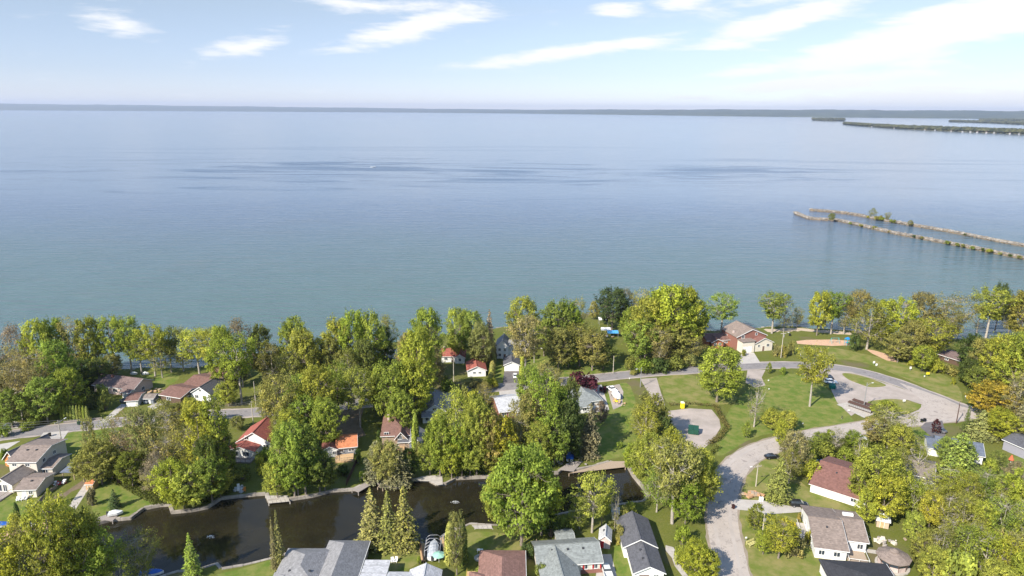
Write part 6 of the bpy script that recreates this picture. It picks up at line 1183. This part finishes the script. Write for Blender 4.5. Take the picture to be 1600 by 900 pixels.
dock('narrow pale dock under the white covered boat, west lawn',[(146,812),(182,800),(190,801),(176,815)],GREYWOOD,.22,10); dock('square paved pad jutting into the canal below the bright green tree',[(415,775),(450,775),(453,784),(420,787)],CONCRETE,.15,5)
dock('pale plank walk on the left side of the boat slip',[(655,850),(664,850),(665,878),(658,878)],NEWWOOD,.22,8); dock('pale plank walk on the right side of the boat slip',[(688,842),(692,840),(701,873),(696,875)],NEWWOOD,.22,9); dock('low pale concrete dock by the canal left of the huge green tree',[(738,822),(768,821),(770,827),(742,827)],CONCRETE,.2,4)
# yard clutter that reads as heaps
def heap(label, x, y, w, d, cols, n, seed, cat='pile', nm='rubble_pile'):
    rr = random.Random(seed); p = G(x,y); t = thing(nm, label, cat, tuple(p), 0); ms = cols
    for mi_, m_ in enumerate(ms):
        b = MB()
        for k in range(n//len(ms)): s = rr.uniform(.25,.9); b.cbox(rr.gauss(0,w/4),rr.gauss(0,d/4),rr.uniform(.1,.7),s*rr.uniform(.6,1.8),s,s*rr.uniform(.3,.8),rr.uniform(0,3))
        o = b.obj(['boards','bags','scraps'][mi_ % 3], m_, t); o['kind'] = 'stuff'
heap('scattered white and yellow building materials below the white van',966,630,7,7,[WOOD,NEWWOOD,YEL],22,1); heap('pale stacked lumber on the grass behind the white garage beside the bungalow',240,612,8,5,[NEWWOOD,WOOD],24,2,nm='lumber_pile'); heap('heap of dry branches and reddish brush at the driveway corner',1175,774,5,3,[mat('dry_brush',(.50,.30,.16),(.38,.22,.12),2,.9),WOOD],40,3,nm='brush_pile')
heap('scattered chairs and rocks on the path above the summer house',1378,846,5,3,[STONE,CREAM],26,4,nm='rock_garden'); heap('jumble of white tarps and boats beside the blue canopy near the lake',938,527,9,3,[WHITE,NEWWOOD],26,5,nm='stored_gear'); heap('row of boulders on the mown bank by the canal lawn',890,727,9,2,[STONE],14,6,nm='boulder_row')
heap('grey clutter on the patio below the red-roofed chalet',375,765,4,3,[WHITE,CANVAS],18,7,nm='stored_gear'); heap('brush and stones on the lawn in front of the thicket at lower right',1437,842,6,3,[STONE,WOOD],26,8,nm='brush_pile'); heap('red and white clutter on the porch beside the garden shelter',92,757,4,3,[RD,WHITE],16,9,nm='stored_gear')
# low hedges round the gravel lot: leafy cubes of foliage in one running hedge each
def hedge(label, pts, w, h, col, seed, nm='hedge'):
    P = px(pts); rs = np.random.RandomState(seed); C = []; o = P[0]
    for a, c in zip(P, P[1:]):
        L_ = (c-a).length; n = int(L_*w*h*16); u = rs.random(n)[:,None]; t_ = (c-a).normalized(); nr = np.array([-t_.y,t_.x,0]); q = np.array(a-o)+np.array(c-a)*u+nr*(rs.uniform(-.5,.5,(n,1))*w*(.8+.2*np.sin(u*L_)))
        q[:,2] = np.abs(rs.uniform(0,1,n)**.6*h*(.85+.15*np.sin(u[:,0]*L_*1.3))); C.append(q)
    C = np.vstack(C); n = len(C); Nn = rs.normal(size=(n,3))+np.array([0,0,.6]); me = leaf_mesh('hedge_leaves', C, Nn, rs.uniform(.6,1.3,n)*.32, rs.random(n), LEAF)
    ob = tag(link(nm, me, None, None, tuple(o)), label, 'hedge'); ob.color = (*[c_*1.25 for c_ in col],1)
    if nm == 'flower_border': ob['kind'] = 'stuff'
hedge('brown clipped hedge along the far side of the gravel lot',[(1046,634),(1080,632),(1116,636)],1.6,1.2,(.13,.115,.05),1); hedge('brownish hedge along the right side of the gravel lot',[(1117,636),(1127,655),(1136,669),(1124,686),(1106,697)],2.2,1.6,(.16,.145,.055),2)
hedge('low green hedge continuing towards the side road from the gravel lot',[(1122,700),(1106,714),(1096,724)],2.0,1.6,(.15,.17,.045),3); hedge('uneven clipped hedge beside the far left driveway',[(36,671),(50,664),(58,658)],2.6,2.0,(.12,.16,.03),4)
hedge('low shrub border under the lakeshore trees left of the red-brick cottage',[(985,583),(1020,583),(1060,577),(1085,571)],3.5,2.2,(.09,.12,.03),5,'shrub_border'); hedge('flowering yellow border beside the large bungalow porch',[(1218,813),(1232,818),(1242,826)],1.6,1.0,(.55,.46,.02),6,'flower_border')
hedge('strip of shrubs along the lower side of the side road',[(1262,706),(1300,700),(1350,695)],6,2.2,(.13,.16,.035),7,'shrub_border'); hedge('dense undergrowth shrubs along the shore in the left lakeshore row',[(0,600),(60,596),(130,592),(180,588)],5,3.0,(.06,.08,.028),8,'shrub_border')
# waste ground under the thicket at lower right, and leaf litter under the big woods
def scrub(name, label, poly, n, hmax, col, seed):
    P = px(poly); rs = np.random.RandomState(seed); xs = np.array([p.x for p in P]); ys = np.array([p.y for p in P]); out = []
    while len(out) < n:
        x, y = rs.uniform(xs.min(),xs.max()), rs.uniform(ys.min(),ys.max()); ins = False; j = len(P)-1
        for i in range(len(P)):
            if (ys[i] > y) != (ys[j] > y) and x < (xs[j]-xs[i])*(y-ys[i])/(ys[j]-ys[i])+xs[i]: ins = not ins
            j = i
        if ins: out.append((x,y,abs(rs.normal())*hmax*(.35+.65*max(0,math.sin(x*.31)*math.cos(y*.27)))))
    C = np.array(out); me = leaf_mesh(name, C, rs.normal(size=(n,3))+np.array([0,0,.8]), rs.uniform(.5,1.3,n)*.4, rs.random(n), LEAF); o = tag(link(name, me), label, 'undergrowth', kind='stuff'); o.color = (*[c_*1.25 for c_ in col],1)
scrub('undergrowth','low brush and weeds covering the ground of the lower right thicket',[(1415,745),(1600,760),(1640,940),(1450,940),(1420,860),(1440,820)],42000,1.4,(.14,.15,.045),1)
scrub('undergrowth','brush beneath the trees between the side road and the brown-roofed house',[(1225,700),(1262,688),(1350,684),(1420,700),(1440,740),(1400,790),(1345,780),(1330,735),(1260,735)],22000,1.1,(.13,.16,.04),2)
scrub('undergrowth','low shrubs under the wood at the right edge',[(1500,575),(1640,560),(1640,690),(1540,690),(1520,640)],20000,1.4,(.11,.14,.035),3)
scrub('undergrowth','shady undergrowth among the trees on the north canal bank',[(160,745),(340,700),(365,770),(330,785),(240,790)],20000,.9,(.10,.12,.035),4)
scrub('undergrowth','undergrowth beneath the dense trees in the middle of the picture',[(660,690),(720,640),(900,650),(905,720),(860,735),(680,748)],22000,.9,(.10,.13,.035),5)
scrub('undergrowth','brush and seedlings under the left lakeshore trees',[(-20,612),(140,600),(175,592),(150,640),(0,662)],20000,.9,(.09,.11,.035),6)
# ---------------------------------------------------------------- the air
hz = MB().box(-39000,-1500,-4,39000,42000,420).obj('haze', None); hz['kind'] = 'stuff'
hm = bpy.data.materials.new('haze'); hm.use_nodes = True; hn = hm.node_tree; hn.nodes.clear(); ho = hn.nodes.new('ShaderNodeOutputMaterial'); hv = hn.nodes.new('ShaderNodeVolumePrincipled')
hv.inputs['Color'].default_value = (.70,.80,1.0,1); hv.inputs['Density'].default_value = HAZE; hv.inputs['Anisotropy'].default_value = .2; hn.links.new(hv.outputs[0], ho.inputs['Volume']); hz.data.materials.clear(); hz.data.materials.append(hm)
